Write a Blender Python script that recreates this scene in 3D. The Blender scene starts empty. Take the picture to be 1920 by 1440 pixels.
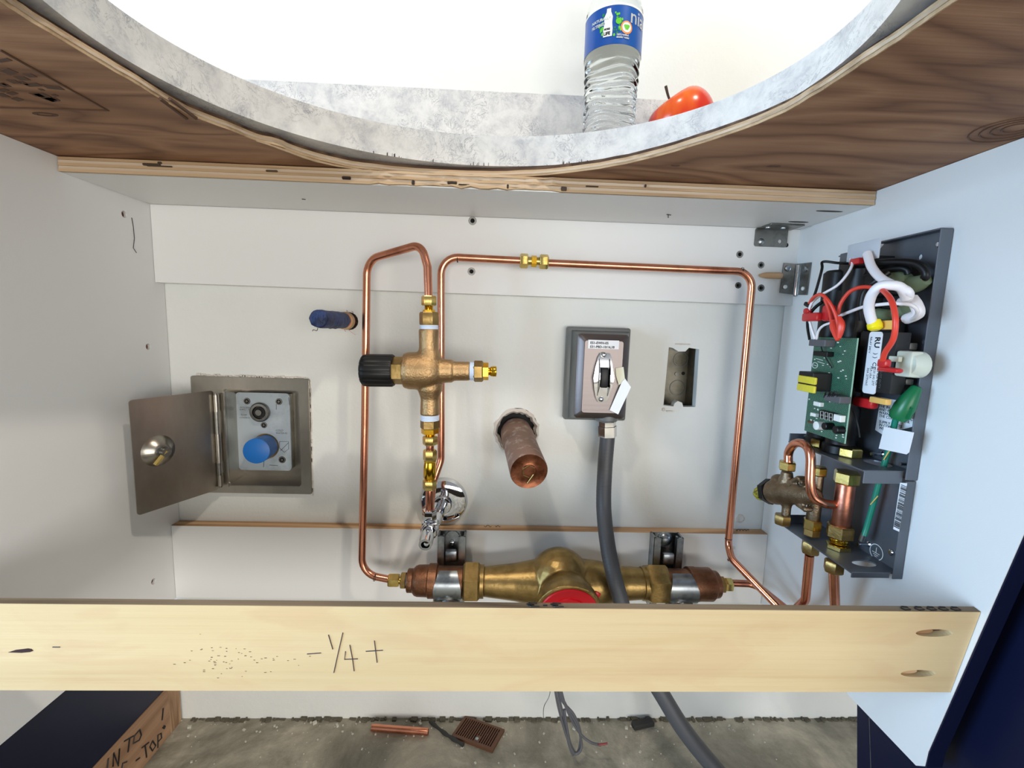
import bpy, bmesh, math, random
from mathutils import Vector, Matrix
random.seed(7)
V = Vector
PI = math.pi
SC = bpy.context.scene
C = SC.collection

# ------------------------------------------------------------------ camera
FPX = 839.25                      # focal length in pixels of the 1920 x 1440 frame
EYE = V((0, 0, 0.620))            # eye point, metres above the floor
D = 0.646                         # eye to back wall
_p, _y, _r = math.radians(7.0399), math.radians(2.0276), math.radians(1.7511)
FWD = V((math.sin(_y)*math.cos(_p), math.cos(_y)*math.cos(_p), -math.sin(_p)))
_r0 = V((math.cos(_y), -math.sin(_y), 0))
_u0 = _r0.cross(FWD)
RGT = math.cos(_r)*_r0 + math.sin(_r)*_u0
UP = -math.sin(_r)*_r0 + math.cos(_r)*_u0
cam = bpy.data.cameras.new('camera')
camo = bpy.data.objects.new('camera', cam)
C.objects.link(camo)
cam.sensor_width = 36
cam.lens = FPX/1920*36
cam.clip_start = 0.01
mw = Matrix((RGT, UP, -FWD)).transposed().to_4x4()
mw.translation = EYE
camo.matrix_world = mw
SC.camera = camo

# ------------------------------------------------------------------ light
SC.view_settings.view_transform = 'Standard'
SC.view_settings.look = 'None'
SC.view_settings.gamma = 1
SC.view_settings.use_curve_mapping = False
SC.view_settings.exposure = 0.0
w = bpy.data.worlds.new('world')
SC.world = w
w.use_nodes = True
bg = w.node_tree.nodes['Background']
bg.inputs[0].default_value = (0.93, 0.97, 1.0, 1)
bg.inputs[1].default_value = 0.35

def area(name, loc, target, sx, sy, power, col):
    l = bpy.data.lights.new(name, 'AREA')
    l.shape = 'RECTANGLE'
    l.size, l.size_y, l.energy, l.color = sx, sy, power, col
    o = bpy.data.objects.new(name, l)
    C.objects.link(o)
    o.location = loc
    o.rotation_euler = (V(target)-V(loc)).to_track_quat('-Z', 'Y').to_euler()
    return o
area('ceiling_light', (0.95, -0.55, 2.45), (0, .5, .6), .11, .11, 20, (1.0, .90, .77))
area('ceiling_light', (-0.55, -0.50, 2.45), (0, .5, .6), .11, .11, 12, (1.0, .90, .78))
area('daylight_window', (-1.75, -.30, .62), (.41, .42, .36), .8, .9, 50, (.50, .73, 1.0))
area('interior_fill', (0.6, -1.9, .50), (-.1, .6, .45), 2.0, .8, 38, (1.0, .97, .93))  # added low front fill that brightens the cabinet interior, no lamp seen there

# ------------------------------------------------------------------ helpers
def ray(x, y):
    return (x-960)/FPX*RGT + (720-y)/FPX*UP + FWD

def P(x, y, X=None, Y=None, Z=None):
    """point of the photographed place seen at photo position x, y and lying on one plane (metres)"""
    d = ray(x, y)
    if X is not None: t = X/d.x
    elif Y is not None: t = Y/d.y
    else: t = (Z-EYE.z)/d.z
    return EYE + d*t

def mpp(p):
    return (p-EYE).dot(FWD)/FPX

def s2l(c):
    out = []
    for v in c:
        v /= 255
        out.append(v/12.92 if v <= .04045 else ((v+.055)/1.055)**2.4)
    return (*out, 1)

def newmat(name):
    m = bpy.data.materials.new(name)
    m.use_nodes = True
    nt = m.node_tree
    return m, nt, nt.nodes['Principled BSDF']

def N(nt, kind, **kw):
    n = nt.nodes.new(kind)
    for k, v in kw.items():
        if k in n.inputs: n.inputs[k].default_value = v
        else: setattr(n, k, v)
    return n

def coords(nt, stretch=(1, 1, 1), rot=(0, 0, 0)):
    tc = nt.nodes.new('ShaderNodeTexCoord')
    mp = nt.nodes.new('ShaderNodeMapping')
    mp.inputs['Scale'].default_value = stretch
    mp.inputs['Rotation'].default_value = rot
    nt.links.new(tc.outputs['Object'], mp.inputs['Vector'])
    return mp.outputs['Vector']

def ramp(nt, fac, stops):
    r = nt.nodes.new('ShaderNodeValToRGB')
    e = r.color_ramp.elements
    while len(e) < len(stops): e.new(.5)
    for i, (p, c) in enumerate(stops):
        e[i].position = p
        e[i].color = s2l(c)
    nt.links.new(fac, r.inputs[0])
    return r.outputs[0]

def mat(name, col, rough=.5, metal=0, var=None, bump=None, spec=None, coat=0, alpha=1, trans=0, ior=None, sheen=0):
    """var = (colour2, scale, stretch, low, high); bump = (scale, distance, stretch)"""
    m, nt, b = newmat(name)
    b.inputs['Base Color'].default_value = s2l(col)
    b.inputs['Roughness'].default_value = rough
    b.inputs['Metallic'].default_value = metal
    if spec is not None: b.inputs['Specular IOR Level'].default_value = spec
    b.inputs['Coat Weight'].default_value = coat
    b.inputs['Transmission Weight'].default_value = trans
    b.inputs['Alpha'].default_value = alpha
    if ior: b.inputs['IOR'].default_value = ior
    if var:
        c2, sc, st, lo, hi = var
        n = N(nt, 'ShaderNodeTexNoise', Scale=sc, Detail=6.0, Roughness=.6)
        nt.links.new(coords(nt, st), n.inputs['Vector'])
        nt.links.new(ramp(nt, n.outputs['Fac'], [(lo, col), (hi, c2)]), b.inputs['Base Color'])
    if bump:
        sc, dist, st = bump
        n = N(nt, 'ShaderNodeTexNoise', Scale=sc, Detail=5.0, Roughness=.6)
        nt.links.new(coords(nt, st), n.inputs['Vector'])
        bp = N(nt, 'ShaderNodeBump', Strength=1.0, Distance=dist)
        nt.links.new(n.outputs['Fac'], bp.inputs['Height'])
        nt.links.new(bp.outputs[0], b.inputs['Normal'])
    return m

def wood(name, light, mid, dark, along, scale=1.0, rough=.6, knots=True, bump=.0006, contrast=1.0, blotch=None, along_scale=1.1, rings=9.0):
    """grain along one axis: rings of a distorted field, fine fibres on top"""
    m, nt, b = newmat(name)
    st = [14*scale]*3
    st['xyz'.index(along)] = along_scale*scale
    v = coords(nt, tuple(st))
    n1 = N(nt, 'ShaderNodeTexNoise', Scale=1.3, Detail=2.0, Roughness=.5, Distortion=.6)
    nt.links.new(v, n1.inputs['Vector'])
    mu = N(nt, 'ShaderNodeMath', operation='MULTIPLY'); mu.inputs[1].default_value = rings
    nt.links.new(n1.outputs['Fac'], mu.inputs[0])
    fr = N(nt, 'ShaderNodeMath', operation='PINGPONG'); fr.inputs[1].default_value = 1.0
    nt.links.new(mu.outputs[0], fr.inputs[0])
    st2 = [420*scale]*3
    st2['xyz'.index(along)] = 9*scale
    n2 = N(nt, 'ShaderNodeTexNoise', Scale=1.0, Detail=4.0, Roughness=.6)
    nt.links.new(coords(nt, tuple(st2)), n2.inputs['Vector'])
    mx = N(nt, 'ShaderNodeMath', operation='MULTIPLY_ADD'); mx.inputs[1].default_value = .62*contrast
    nt.links.new(fr.outputs[0], mx.inputs[0])
    m3 = N(nt, 'ShaderNodeMath', operation='MULTIPLY'); m3.inputs[1].default_value = .38
    nt.links.new(n2.outputs['Fac'], m3.inputs[0])
    nt.links.new(m3.outputs[0], mx.inputs[2])
    nt.links.new(ramp(nt, mx.outputs[0], [(.10, light), (.48, mid), (.85, dark)]), b.inputs['Base Color'])
    if blotch:                       # pale brown stains in the wood itself
        src = b.inputs['Base Color'].links[0].from_socket
        n4 = N(nt, 'ShaderNodeTexNoise', Scale=1.0, Detail=5.0, Roughness=.55, Distortion=.8)
        nt.links.new(coords(nt, (9, 20, 26)), n4.inputs['Vector'])
        k4 = ramp(nt, n4.outputs['Fac'], [(.50, (0, 0, 0)), (.62, (150, 150, 150))])
        mx4 = N(nt, 'ShaderNodeMix', data_type='RGBA')
        nt.links.new(k4, mx4.inputs['Factor']); nt.links.new(src, mx4.inputs[6]); mx4.inputs[7].default_value = s2l(blotch)
        nt.links.new(mx4.outputs[2], b.inputs['Base Color'])
    b.inputs['Roughness'].default_value = rough
    b.inputs['Specular IOR Level'].default_value = .25
    bp = N(nt, 'ShaderNodeBump', Strength=.6, Distance=bump)
    nt.links.new(n2.outputs['Fac'], bp.inputs['Height'])
    nt.links.new(bp.outputs[0], b.inputs['Normal'])
    return m

M = {}
M['wall'] = mat('wall_paint', (226, 227, 222), .55, bump=(160, .0004, (1, 1, 1)), var=((219, 221, 217), 5, (1, 1, 1), .4, .7), spec=.3)
M['melamine'] = mat('white_melamine', (226, 226, 224), .38, bump=(700, .00008, (1, 1, 1)), spec=.35)
M['ply_face'] = wood('plywood_face', (166, 127, 96), (144, 105, 77), (104, 70, 50), 'x', .8, contrast=.9, along_scale=3.2, rings=11.0)
M['ply_edge'] = wood('plywood_edge', (200, 174, 142), (182, 154, 120), (142, 114, 86), 'x', 1.2, contrast=.8)
M['ply_cut'] = wood('plywood_cut', (204, 186, 164), (184, 162, 138), (146, 122, 98), 'x', .6, contrast=.8)
M['gap_band'] = wood('plywood_layer', (112, 88, 68), (90, 68, 52), (62, 44, 34), 'x', 1.5)  # dark brown for the gap band between subtop and quartz
M['pine'] = wood('pine_face', (222, 200, 158), (214, 191, 148), (196, 164, 120), 'x', .42, contrast=.6, blotch=(204, 168, 130))
M['pine_top'] = wood('weathered_pine', (152, 134, 110), (132, 114, 92), (92, 76, 60), 'x', 1.0)
M['pine_raw'] = wood('raw_pine', (206, 172, 134), (188, 150, 112), (150, 112, 78), 'x', 1.0)
M['kick_wood'] = wood('kick_wood', (176, 142, 112), (160, 126, 98), (134, 102, 76), 'y', .8)
M['kick_end'] = wood('kick_end_wood', (200, 172, 140), (170, 138, 106), (130, 98, 72), 'z', 2.2)
M['knot'] = mat('dark_knot', (52, 26, 26), .6)
M['recess_shade'] = wood('shaded_recess_wood', (88, 74, 60), (66, 54, 44), (36, 28, 24), 'x', 1.6)  # wood colour darkened to carry the shade inside recesses
M['copper'] = mat('copper_pipe', (222, 150, 120), .24, 1, var=((172, 104, 78), 22, (1, 1, .25), .48, .72), bump=(90, .00012, (1, 1, .3)))
M['copper_old'] = mat('aged_copper', (150, 96, 70), .42, 1, var=((92, 52, 34), 60, (1, 1, 1), .4, .66), bump=(120, .0004, (1, 1, 1)))
M['copper_pink'] = mat('dull_copper', (186, 124, 102), .36, 1, var=((150, 86, 66), 40, (1, 1, 1), .45, .7), bump=(200, .0002, (1, 1, 1)))
M['copper_dusty'] = mat('dusty_copper', (140, 112, 98), .62, .55, var=((170, 152, 140), 90, (1, 1, 1), .52, .66), bump=(150, .0004, (1, 1, 1)))
M['brass'] = mat('brass', (216, 190, 116), .26, 1, var=((184, 156, 84), 60, (1, 1, 1), .45, .75), bump=(300, .00008, (1, 1, 1)))
M['brass_bright'] = mat('bright_brass', (226, 176, 52), .16, 1)
M['brass_dull'] = mat('dull_brass', (172, 144, 92), .38, 1, var=((128, 106, 62), 45, (1, 1, 1), .42, .72), bump=(200, .0003, (1, 1, 1)))
M['bronze'] = mat('cast_bronze', (186, 154, 112), .38, 1, var=((160, 128, 90), 30, (1, 1, 1), .4, .7), bump=(420, .0007, (1, 1, 1)))
M['bronze_red'] = mat('red_bronze', (146, 104, 78), .42, 1, var=((112, 74, 52), 50, (1, 1, 1), .4, .7), bump=(420, .0005, (1, 1, 1)))
M['bronze_grey'] = mat('grey_bronze', (150, 134, 112), .42, 1, var=((116, 98, 76), 60, (1, 1, 1), .4, .7), bump=(500, .0005, (1, 1, 1)))
M['chrome'] = mat('chrome', (214, 216, 220), .07, 1)
M['zinc'] = mat('zinc_plated_steel', (168, 174, 178), .30, 1, var=((120, 126, 132), 60, (1, 1, 1), .45, .7))
M['galv'] = mat('grey_steel', (136, 136, 132), .36, 1, var=((96, 94, 90), 55, (1, 1, 1), .45, .7))
M['stainless'] = mat('brushed_stainless', (176, 170, 160), .30, 1, var=((140, 134, 124), 8, (1, 1, .4), .4, .7), bump=(260, .00012, (.05, .05, 1)))
M['cover_steel'] = mat('dark_stainless', (124, 116, 114), .42, 1, bump=(300, .0001, (.05, .05, 1)))
M['grey_paint'] = mat('grey_enamel', (112, 114, 112), .42, .3)
M['heater_grey'] = mat('slate_enamel', (104, 109, 117), .42, .55, bump=(600, .0001, (1, 1, 1)))
M['box_inside'] = mat('galvanised_box', (134, 130, 116), .45, .75, var=((96, 92, 80), 30, (1, 1, 1), .4, .7))
M['plate'] = mat('zinc_valve_plate', (176, 186, 192), .48, .25, var=((148, 156, 160), 40, (1, 1, 1), .5, .75))
M['black'] = mat('black_plastic', (12, 12, 13), .42, spec=.35)
M['black_matte'] = mat('matte_black', (18, 18, 20), .6)
M['conduit'] = mat('grey_conduit', (70, 71, 74), .50, bump=(500, .0001, (1, 1, 1)))
M['wire_grey'] = mat('grey_wire', (88, 88, 92), .5)
M['white_pl'] = mat('white_plastic', (236, 236, 230), .4)
M['white_ins'] = mat('white_insulation', (238, 234, 236), .35)
M['red'] = mat('red_cap', (196, 10, 26), .35)
M['red_ins'] = mat('orange_red_insulation', (224, 66, 48), .38)
M['red_pl'] = mat('red_terminal', (192, 34, 38), .3)
M['tan'] = mat('tan_terminal', (226, 180, 96), .4)
M['yellow'] = mat('yellow_plastic', (246, 226, 20), .35)
M['yellow_tape'] = mat('yellow_winding', (222, 206, 60), .25, bump=(300, .0008, (1, 1, 1)))
M['green_wire'] = mat('green_insulation', (0, 118, 96), .4)
M['green_nut'] = mat('green_wire_nut', (12, 104, 62), .35)
M['sleeve'] = mat('clear_green_sleeve', (160, 176, 140), .3, trans=.55, ior=1.3)
M['frost'] = mat('frosted_plastic', (222, 226, 232), .4, trans=.35, ior=1.2)
M['blue'] = mat('blue_cap', (0, 98, 176), .42)
M['blue_tape'] = mat('blue_tape', (30, 54, 104), .55, bump=(120, .003, (1, 1, 1)), var=((18, 32, 66), 60, (1, 1, 1), .45, .6))
M['navy'] = mat('navy_lacquer', (8, 15, 44), .38, spec=.35)
M['teflon'] = mat('thread_tape', (206, 220, 240), .5, bump=(300, .001, (.1, .1, 3)))
M['paper'] = mat('white_paper', (238, 238, 240), .6)
M['masking'] = mat('cream_tape', (222, 220, 196), .6)
M['ink'] = mat('black_ink', (22, 22, 26), .6)
M['pencil'] = mat('pencil_lead', (70, 60, 66), .7)
M['stamp'] = mat('brown_stamp_ink', (84, 58, 42), .7)
M['caulk'] = mat('rough_plaster', (214, 206, 196), .8, bump=(120, .002, (1, 1, 1)))
M['hole'] = mat('hole_shade', (24, 22, 22), .8)  # near-black stands in for the shade inside holes
M['rust_brown'] = mat('brown_plastic', (92, 58, 38), .55)
M['rubber'] = mat('dark_rubber', (42, 42, 40), .7)
M['chip'] = mat('plaster_chip', (186, 184, 172), .85)
M['leafgreen'] = mat('green_print', (92, 190, 40), .4)
M['deepgreen'] = mat('dark_green_print', (24, 124, 62), .4)
M['orange'] = mat('orange_print', (238, 142, 70), .4)
M['label_blue'] = mat('blue_label', (10, 82, 164), .3, var=((14, 66, 140), 20, (1, 1, .3), .4, .7))
M['dirt'] = mat('floor_grime', (92, 87, 72), .9, bump=(160, .004, (1, 1, 1)), var=((96, 90, 76), 70, (1, 1, 1), .45, .6))

def quartz():
    m, nt, b = newmat('speckled_quartz')
    v = coords(nt)
    n = N(nt, 'ShaderNodeTexNoise', Scale=46.0, Detail=8.0, Roughness=.7, Distortion=.35)
    nt.links.new(v, n.inputs['Vector'])
    c1 = ramp(nt, n.outputs['Fac'], [(.34, (186, 186, 188)), (.52, (214, 213, 210)), (.68, (226, 224, 221))])
    n2 = N(nt, 'ShaderNodeTexNoise', Scale=62.0, Detail=6.0, Roughness=.7, Distortion=1.6)
    nt.links.new(v, n2.inputs['Vector'])
    a = N(nt, 'ShaderNodeMath', operation='SUBTRACT'); a.inputs[1].default_value = .5
    nt.links.new(n2.outputs['Fac'], a.inputs[0])
    ab = N(nt, 'ShaderNodeMath', operation='ABSOLUTE'); nt.links.new(a.outputs[0], ab.inputs[0])
    n3 = N(nt, 'ShaderNodeTexNoise', Scale=20.0, Detail=3.0)
    nt.links.new(v, n3.inputs['Vector'])
    k = ramp(nt, ab.outputs[0], [(.0, (255, 255, 255)), (.022, (0, 0, 0))])
    k3 = ramp(nt, n3.outputs['Fac'], [(.42, (0, 0, 0)), (.58, (225, 225, 225))])
    mm = N(nt, 'ShaderNodeMath', operation='MULTIPLY')
    nt.links.new(k, mm.inputs[0]); nt.links.new(k3, mm.inputs[1])
    mx = N(nt, 'ShaderNodeMix', data_type='RGBA')
    nt.links.new(mm.outputs[0], mx.inputs['Factor'])
    nt.links.new(c1, mx.inputs[6]); mx.inputs[7].default_value = s2l((120, 122, 132))
    nt.links.new(mx.outputs[2], b.inputs['Base Color'])
    b.inputs['Roughness'].default_value = .32
    return m
M['quartz'] = quartz()

def concrete():
    m, nt, b = newmat('stained_concrete')
    v = coords(nt)
    n = N(nt, 'ShaderNodeTexNoise', Scale=7.0, Detail=9.0, Roughness=.68, Distortion=.5)
    nt.links.new(v, n.inputs['Vector'])
    c1 = ramp(nt, n.outputs['Fac'], [(.34, (104, 98, 84)), (.46, (136, 131, 116)), (.55, (160, 153, 137)), (.66, (190, 180, 160))])
    n2 = N(nt, 'ShaderNodeTexNoise', Scale=95.0, Detail=4.0, Roughness=.7)
    nt.links.new(v, n2.inputs['Vector'])
    k = ramp(nt, n2.outputs['Fac'], [(.64, (0, 0, 0)), (.72, (170, 170, 170))])
    mx = N(nt, 'ShaderNodeMix', data_type='RGBA')
    nt.links.new(k, mx.inputs['Factor'])
    nt.links.new(c1, mx.inputs[6]); mx.inputs[7].default_value = s2l((190, 186, 172))
    nt.links.new(mx.outputs[2], b.inputs['Base Color'])
    b.inputs['Roughness'].default_value = .7
    bp = N(nt, 'ShaderNodeBump', Strength=.8, Distance=.0015)
    nt.links.new(n2.outputs['Fac'], bp.inputs['Height'])
    nt.links.new(bp.outputs[0], b.inputs['Normal'])
    return m
M['concrete'] = concrete()

def pcbmat():
    m, nt, b = newmat('circuit_board')
    v = coords(nt)
    br = N(nt, 'ShaderNodeTexBrick', Scale=210.0)
    br.inputs['Color1'].default_value = s2l((6, 62, 44)); br.inputs['Color2'].default_value = s2l((12, 84, 58))
    br.inputs['Mortar'].default_value = s2l((150, 190, 170)); br.inputs['Mortar Size'].default_value = .012
    mp = coords(nt, (1, 1, 1), (0, PI/2, 0))
    nt.links.new(mp, br.inputs['Vector'])
    nt.links.new(br.outputs['Color'], b.inputs['Base Color'])
    b.inputs['Roughness'].default_value = .35
    return m
M['pcb'] = pcbmat()

def applemat():
    m, nt, b = newmat('apple_skin')
    n = N(nt, 'ShaderNodeTexNoise', Scale=18.0, Detail=4.0)
    nt.links.new(coords(nt, (1, 1, .35)), n.inputs['Vector'])
    nt.links.new(ramp(nt, n.outputs['Fac'], [(.36, (176, 22, 20)), (.52, (214, 52, 24)), (.68, (238, 130, 40))]), b.inputs['Base Color'])
    b.inputs['Roughness'].default_value = .22
    return m
M['apple'] = applemat()
M['stalk'] = mat('apple_stalk', (60, 40, 28), .7)

def clear(name, col, rough, ior, bumpd=0):
    m, nt, b = newmat(name)
    b.inputs['Base Color'].default_value = s2l(col)
    b.inputs['Roughness'].default_value = rough
    b.inputs['Transmission Weight'].default_value = 1
    b.inputs['IOR'].default_value = ior
    return m
M['pet'] = clear('clear_plastic', (248, 252, 252), .03, 1.33)

# ---- mesh tools
def bm_(): return bmesh.new()

def frame(axis):
    z = V(axis).normalized()
    a = V((0, 0, 1)) if abs(z.z) < .9 else V((1, 0, 0))
    x = a.cross(z).normalized()
    return x, z.cross(x), z

def box(b, c, s, bev=0, R=None, seg=1):
    c, s = V(c), V(s)
    r = bmesh.ops.create_cube(b, size=1)
    vs = r['verts']
    for v in vs:
        q = V((v.co.x*s.x, v.co.y*s.y, v.co.z*s.z))
        v.co = (R @ q if R else q) + c
    if bev:
        es = list({e for v in vs for e in v.link_edges})
        bmesh.ops.bevel(b, geom=es, offset=bev, segments=seg, affect='EDGES', profile=.5, clamp_overlap=True)

def bb(b, lo, hi, bev=0, seg=1):
    lo, hi = V(lo), V(hi)
    box(b, (lo+hi)/2, [abs(hi[i]-lo[i]) for i in range(3)], bev, None, seg)

def lathe(b, o, axis, prof, n=24, phase=0, caps=True, sq=None):
    """prof = [(distance along axis, radius)]"""
    x, y, z = frame(axis)
    o = V(o)
    rings = []
    for h, r in prof:
        ring = []
        for i in range(n):
            a = phase+2*PI*i/n
            ring.append(b.verts.new(o+z*h+(x*math.cos(a)+y*math.sin(a))*max(r, 1e-5)))
        rings.append(ring)
    for k in range(len(rings)-1):
        for i in range(n):
            j = (i+1) % n
            b.faces.new((rings[k][i], rings[k][j], rings[k+1][j], rings[k+1][i]))
    if caps:
        b.faces.new(rings[0][::-1]); b.faces.new(rings[-1])

def hexa(b, o, axis, h, r, ch=.12, n=6, phase=None):
    """nut of across-corner radius r with chamfered ends"""
    lathe(b, o, axis, [(0, r*.88), (h*ch, r), (h*(1-ch), r), (h, r*.88)], n, PI/6 if phase is None else phase)

def fillet(pts, R, k=6):
    pts = [V(p) for p in pts]
    out = [pts[0]]
    for i in range(1, len(pts)-1):
        a, c, e = pts[i-1], pts[i], pts[i+1]
        u, w_ = (a-c), (e-c)
        r = R[i-1] if isinstance(R, (list, tuple)) else R
        th = u.angle(w_)
        if th > PI-.02: out.append(c); continue
        t = min(r/math.tan(th/2), u.length*.49, w_.length*.49)
        p0, p1 = c+u.normalized()*t, c+w_.normalized()*t
        rr = t*math.tan(th/2)
        bis = (u.normalized()+w_.normalized()).normalized()
        ctr = c+bis*(rr/math.sin(th/2))
        a0, a1 = p0-ctr, p1-ctr
        tot = a0.angle(a1)
        for j in range(k+1):
            f = j/k
            s0, s1 = math.sin((1-f)*tot)/math.sin(tot), math.sin(f*tot)/math.sin(tot)
            out.append(ctr+a0*s0+a1*s1)
    out.append(pts[-1])
    return out

def smoothpath(pts, k=6):
    pts = [V(p) for p in pts]
    q = [pts[0]*2-pts[1]]+pts+[pts[-1]*2-pts[-2]]
    out = []
    for i in range(1, len(q)-2):
        for j in range(k):
            t = j/k
            out.append(.5*((2*q[i])+(-q[i-1]+q[i+1])*t+(2*q[i-1]-5*q[i]+4*q[i+1]-q[i+2])*t*t+(-q[i-1]+3*q[i]-3*q[i+1]+q[i+2])*t**3))
    out.append(pts[-1])
    return out

def tube(b, pts, r, n=12, caps=True, flat=None):
    pts = [V(p) for p in pts]
    q = [pts[0]]
    for p in pts[1:]:
        if (p-q[-1]).length > 1e-6: q.append(p)
    pts = q
    t0 = (pts[1]-pts[0]).normalized()
    x, y, _ = frame(t0)
    rings = []
    for i, p in enumerate(pts):
        t = (pts[min(i+1, len(pts)-1)]-pts[max(i-1, 0)]).normalized()
        x = (x-t*x.dot(t)).normalized()
        y = t.cross(x)
        rr = r(i/(len(pts)-1)) if callable(r) else r
        rings.append([b.verts.new(p+(x*math.cos(2*PI*j/n)+y*math.sin(2*PI*j/n))*rr) for j in range(n)])
    for k in range(len(rings)-1):
        for i in range(n):
            j = (i+1) % n
            b.faces.new((rings[k][i], rings[k][j], rings[k+1][j], rings[k+1][i]))
    if caps:
        b.faces.new(rings[0][::-1]); b.faces.new(rings[-1])

def slab(b, outer, holes, f, t):
    """flat piece with holes: 2-D outlines, f(u, v, w) maps into space, w from 0 to t"""
    for w_ in (0, t):
        es = []
        for loop in [outer]+list(holes):
            vs = [b.verts.new(f(u, v, w_)) for u, v in loop]
            es += [b.edges.new((vs[i], vs[(i+1) % len(vs)])) for i in range(len(vs))]
        bmesh.ops.triangle_fill(b, use_beauty=True, use_dissolve=False, edges=es)
    for loop in [outer]+list(holes):
        vs = [(b.verts.new(f(u, v, 0)), b.verts.new(f(u, v, t))) for u, v in loop]
        for i in range(len(vs)):
            j = (i+1) % len(vs)
            b.faces.new((vs[i][0], vs[j][0], vs[j][1], vs[i][1]))
    bmesh.ops.remove_doubles(b, verts=b.verts, dist=1e-6)
    bmesh.ops.recalc_face_normals(b, faces=b.faces)

def circ(cx, cy, r, n=16, ry=None):
    return [(cx+r*math.cos(2*PI*i/n), cy+(ry or r)*math.sin(2*PI*i/n)) for i in range(n)]

def rrect(u0, v0, u1, v1, r, k=4):
    out = []
    for cx, cy, a in ((u1-r, v1-r, 0), (u0+r, v1-r, 90), (u0+r, v0+r, 180), (u1-r, v0+r, 270)):
        for j in range(k+1):
            t = math.radians(a+90*j/k)
            out.append((cx+r*math.cos(t), cy+r*math.sin(t)))
    return out

def quadplate(b, pts, n, t):
    """plate through 4 (or more) space points, thickness t along direction n"""
    n = V(n).normalized()*t
    a = [b.verts.new(V(p)) for p in pts]
    c = [b.verts.new(V(p)+n) for p in pts]
    b.faces.new(a); b.faces.new(c[::-1])
    for i in range(len(pts)):
        j = (i+1) % len(pts)
        b.faces.new((a[j], a[i], c[i], c[j]))
    bmesh.ops.recalc_face_normals(b, faces=b.faces)

def obj(name, b, m, parent=None, smooth=35, label=None, mods=None):
    me = bpy.data.meshes.new(name)
    b.to_mesh(me); b.free()
    me.materials.append(M[m] if isinstance(m, str) else m)
    if smooth and len(me.polygons):
        me.shade_smooth()
        me.set_sharp_from_angle(angle=math.radians(smooth))
    o = bpy.data.objects.new(name, me)
    C.objects.link(o)
    if parent: o.parent = parent
    if label: o['label'] = label
    if mods == 'cast':
        r = o.modifiers.new('cast', 'REMESH'); r.mode = 'VOXEL'; r.voxel_size = .0013; r.use_smooth_shade = True
        s = o.modifiers.new('fillets', 'SMOOTH'); s.iterations = 7; s.factor = .6
    return o

def thing(name, label, cat, group=None):
    o = bpy.data.objects.new(name, None)
    C.objects.link(o)
    o.empty_display_size = .02
    o['label'] = label; o['category'] = cat
    if group: o['group'] = group
    return o

def tag(o, label, cat, group=None):
    o['label'] = label; o['category'] = cat
    if group: o['group'] = group
    return o

def struct(o):
    o['kind'] = 'structure'; return o

def text(name, s, size, o, right, up, m, parent, extr=.0001, align='LEFT', sx=1.0, bold=0):
    cu = bpy.data.curves.new(name, 'FONT')
    cu.body = s; cu.size = size; cu.extrude = extr; cu.align_x = align; cu.align_y = 'CENTER'; cu.offset = bold
    cu.resolution_u = 2
    t = bpy.data.objects.new(name, cu)
    C.objects.link(t)
    bpy.context.view_layer.update()
    me = bpy.data.meshes.new_from_object(t)
    bpy.data.objects.remove(t); bpy.data.curves.remove(cu)
    r, u = V(right).normalized(), V(up).normalized()
    n = r.cross(u)
    mtx = Matrix((r*sx, u, n)).transposed().to_4x4(); mtx.translation = V(o)
    me.transform(mtx)
    me.materials.clear(); me.materials.append(M[m])
    ob = bpy.data.objects.new(name, me)
    C.objects.link(ob); ob.parent = parent
    return ob

def strokes(name, lines, r, m, parent, label=None):
    b = bm_()
    for l in lines: tube(b, l, r, 5)
    return obj(name, b, m, parent, label=label)

# ================================================================== setting
XL, XR = -0.4615, 0.4148           # inner faces of the cabinet sides
YW = D                             # back wall
def zr(v): return EYE.z + v*D      # heights measured relative to the eye
Z_SIDE = zr(-.630)
Z_STR0, Z_STR1 = zr(.2295), zr(.2530)   # stretcher
Z_PLY1 = zr(.2716)
Z_TOP = zr(.318)
YN = .628                          # faces of the nailing strips

f_back = lambda u, v, w_: V((u, YW+w_, v))
rec = [P(1254, 651, Y=YW), P(1311, 655, Y=YW), P(1304, 763, Y=YW), P(1244, 760, Y=YW)]
recl = [(rec[0].x, rec[0].z), (P(1262, 651, Y=YW).x, rec[0].z-.001), (P(1272, 659, Y=YW).x, P(1272, 659, Y=YW).z), (P(1285, 659, Y=YW).x, P(1285, 659, Y=YW).z),
        (P(1292, 652, Y=YW).x, P(1292, 652, Y=YW).z), (rec[1].x, rec[1].z), (rec[2].x, rec[2].z),
        (P(1281, 763, Y=YW).x, P(1281, 763, Y=YW).z), (P(1279, 755, Y=YW).x, P(1279, 755, Y=YW).z), (P(1271, 752, Y=YW).x, P(1271, 752, Y=YW).z),
        (P(1265, 756, Y=YW).x, P(1265, 756, Y=YW).z), (P(1263, 762, Y=YW).x, P(1263, 762, Y=YW).z), (rec[3].x, rec[3].z)]
ab0, ab1 = P(412, 720, Y=YW), P(572, 915, Y=YW)
stub_c = P(970, 806, Y=YW)
blue_c = P(655, 602, Y=YW)
b = bm_()
slab(b, [(-1.6, 0), (1.6, 0), (1.6, 2.5), (-1.6, 2.5)],
     [recl, [(ab0.x, ab1.z), (ab1.x, ab1.z), (ab1.x, ab0.z), (ab0.x, ab0.z)],
      circ(stub_c.x, stub_c.z, .031, 22, .033), circ(blue_c.x, blue_c.z, .0125, 16)], f_back, .012)
struct(obj('wall_back', b, 'wall', smooth=0))
b = bm_(); bb(b, (-2.6, -3, -.05), (2.6, YW+.15, 0)); struct(obj('floor', b, 'concrete', smooth=0))

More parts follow.
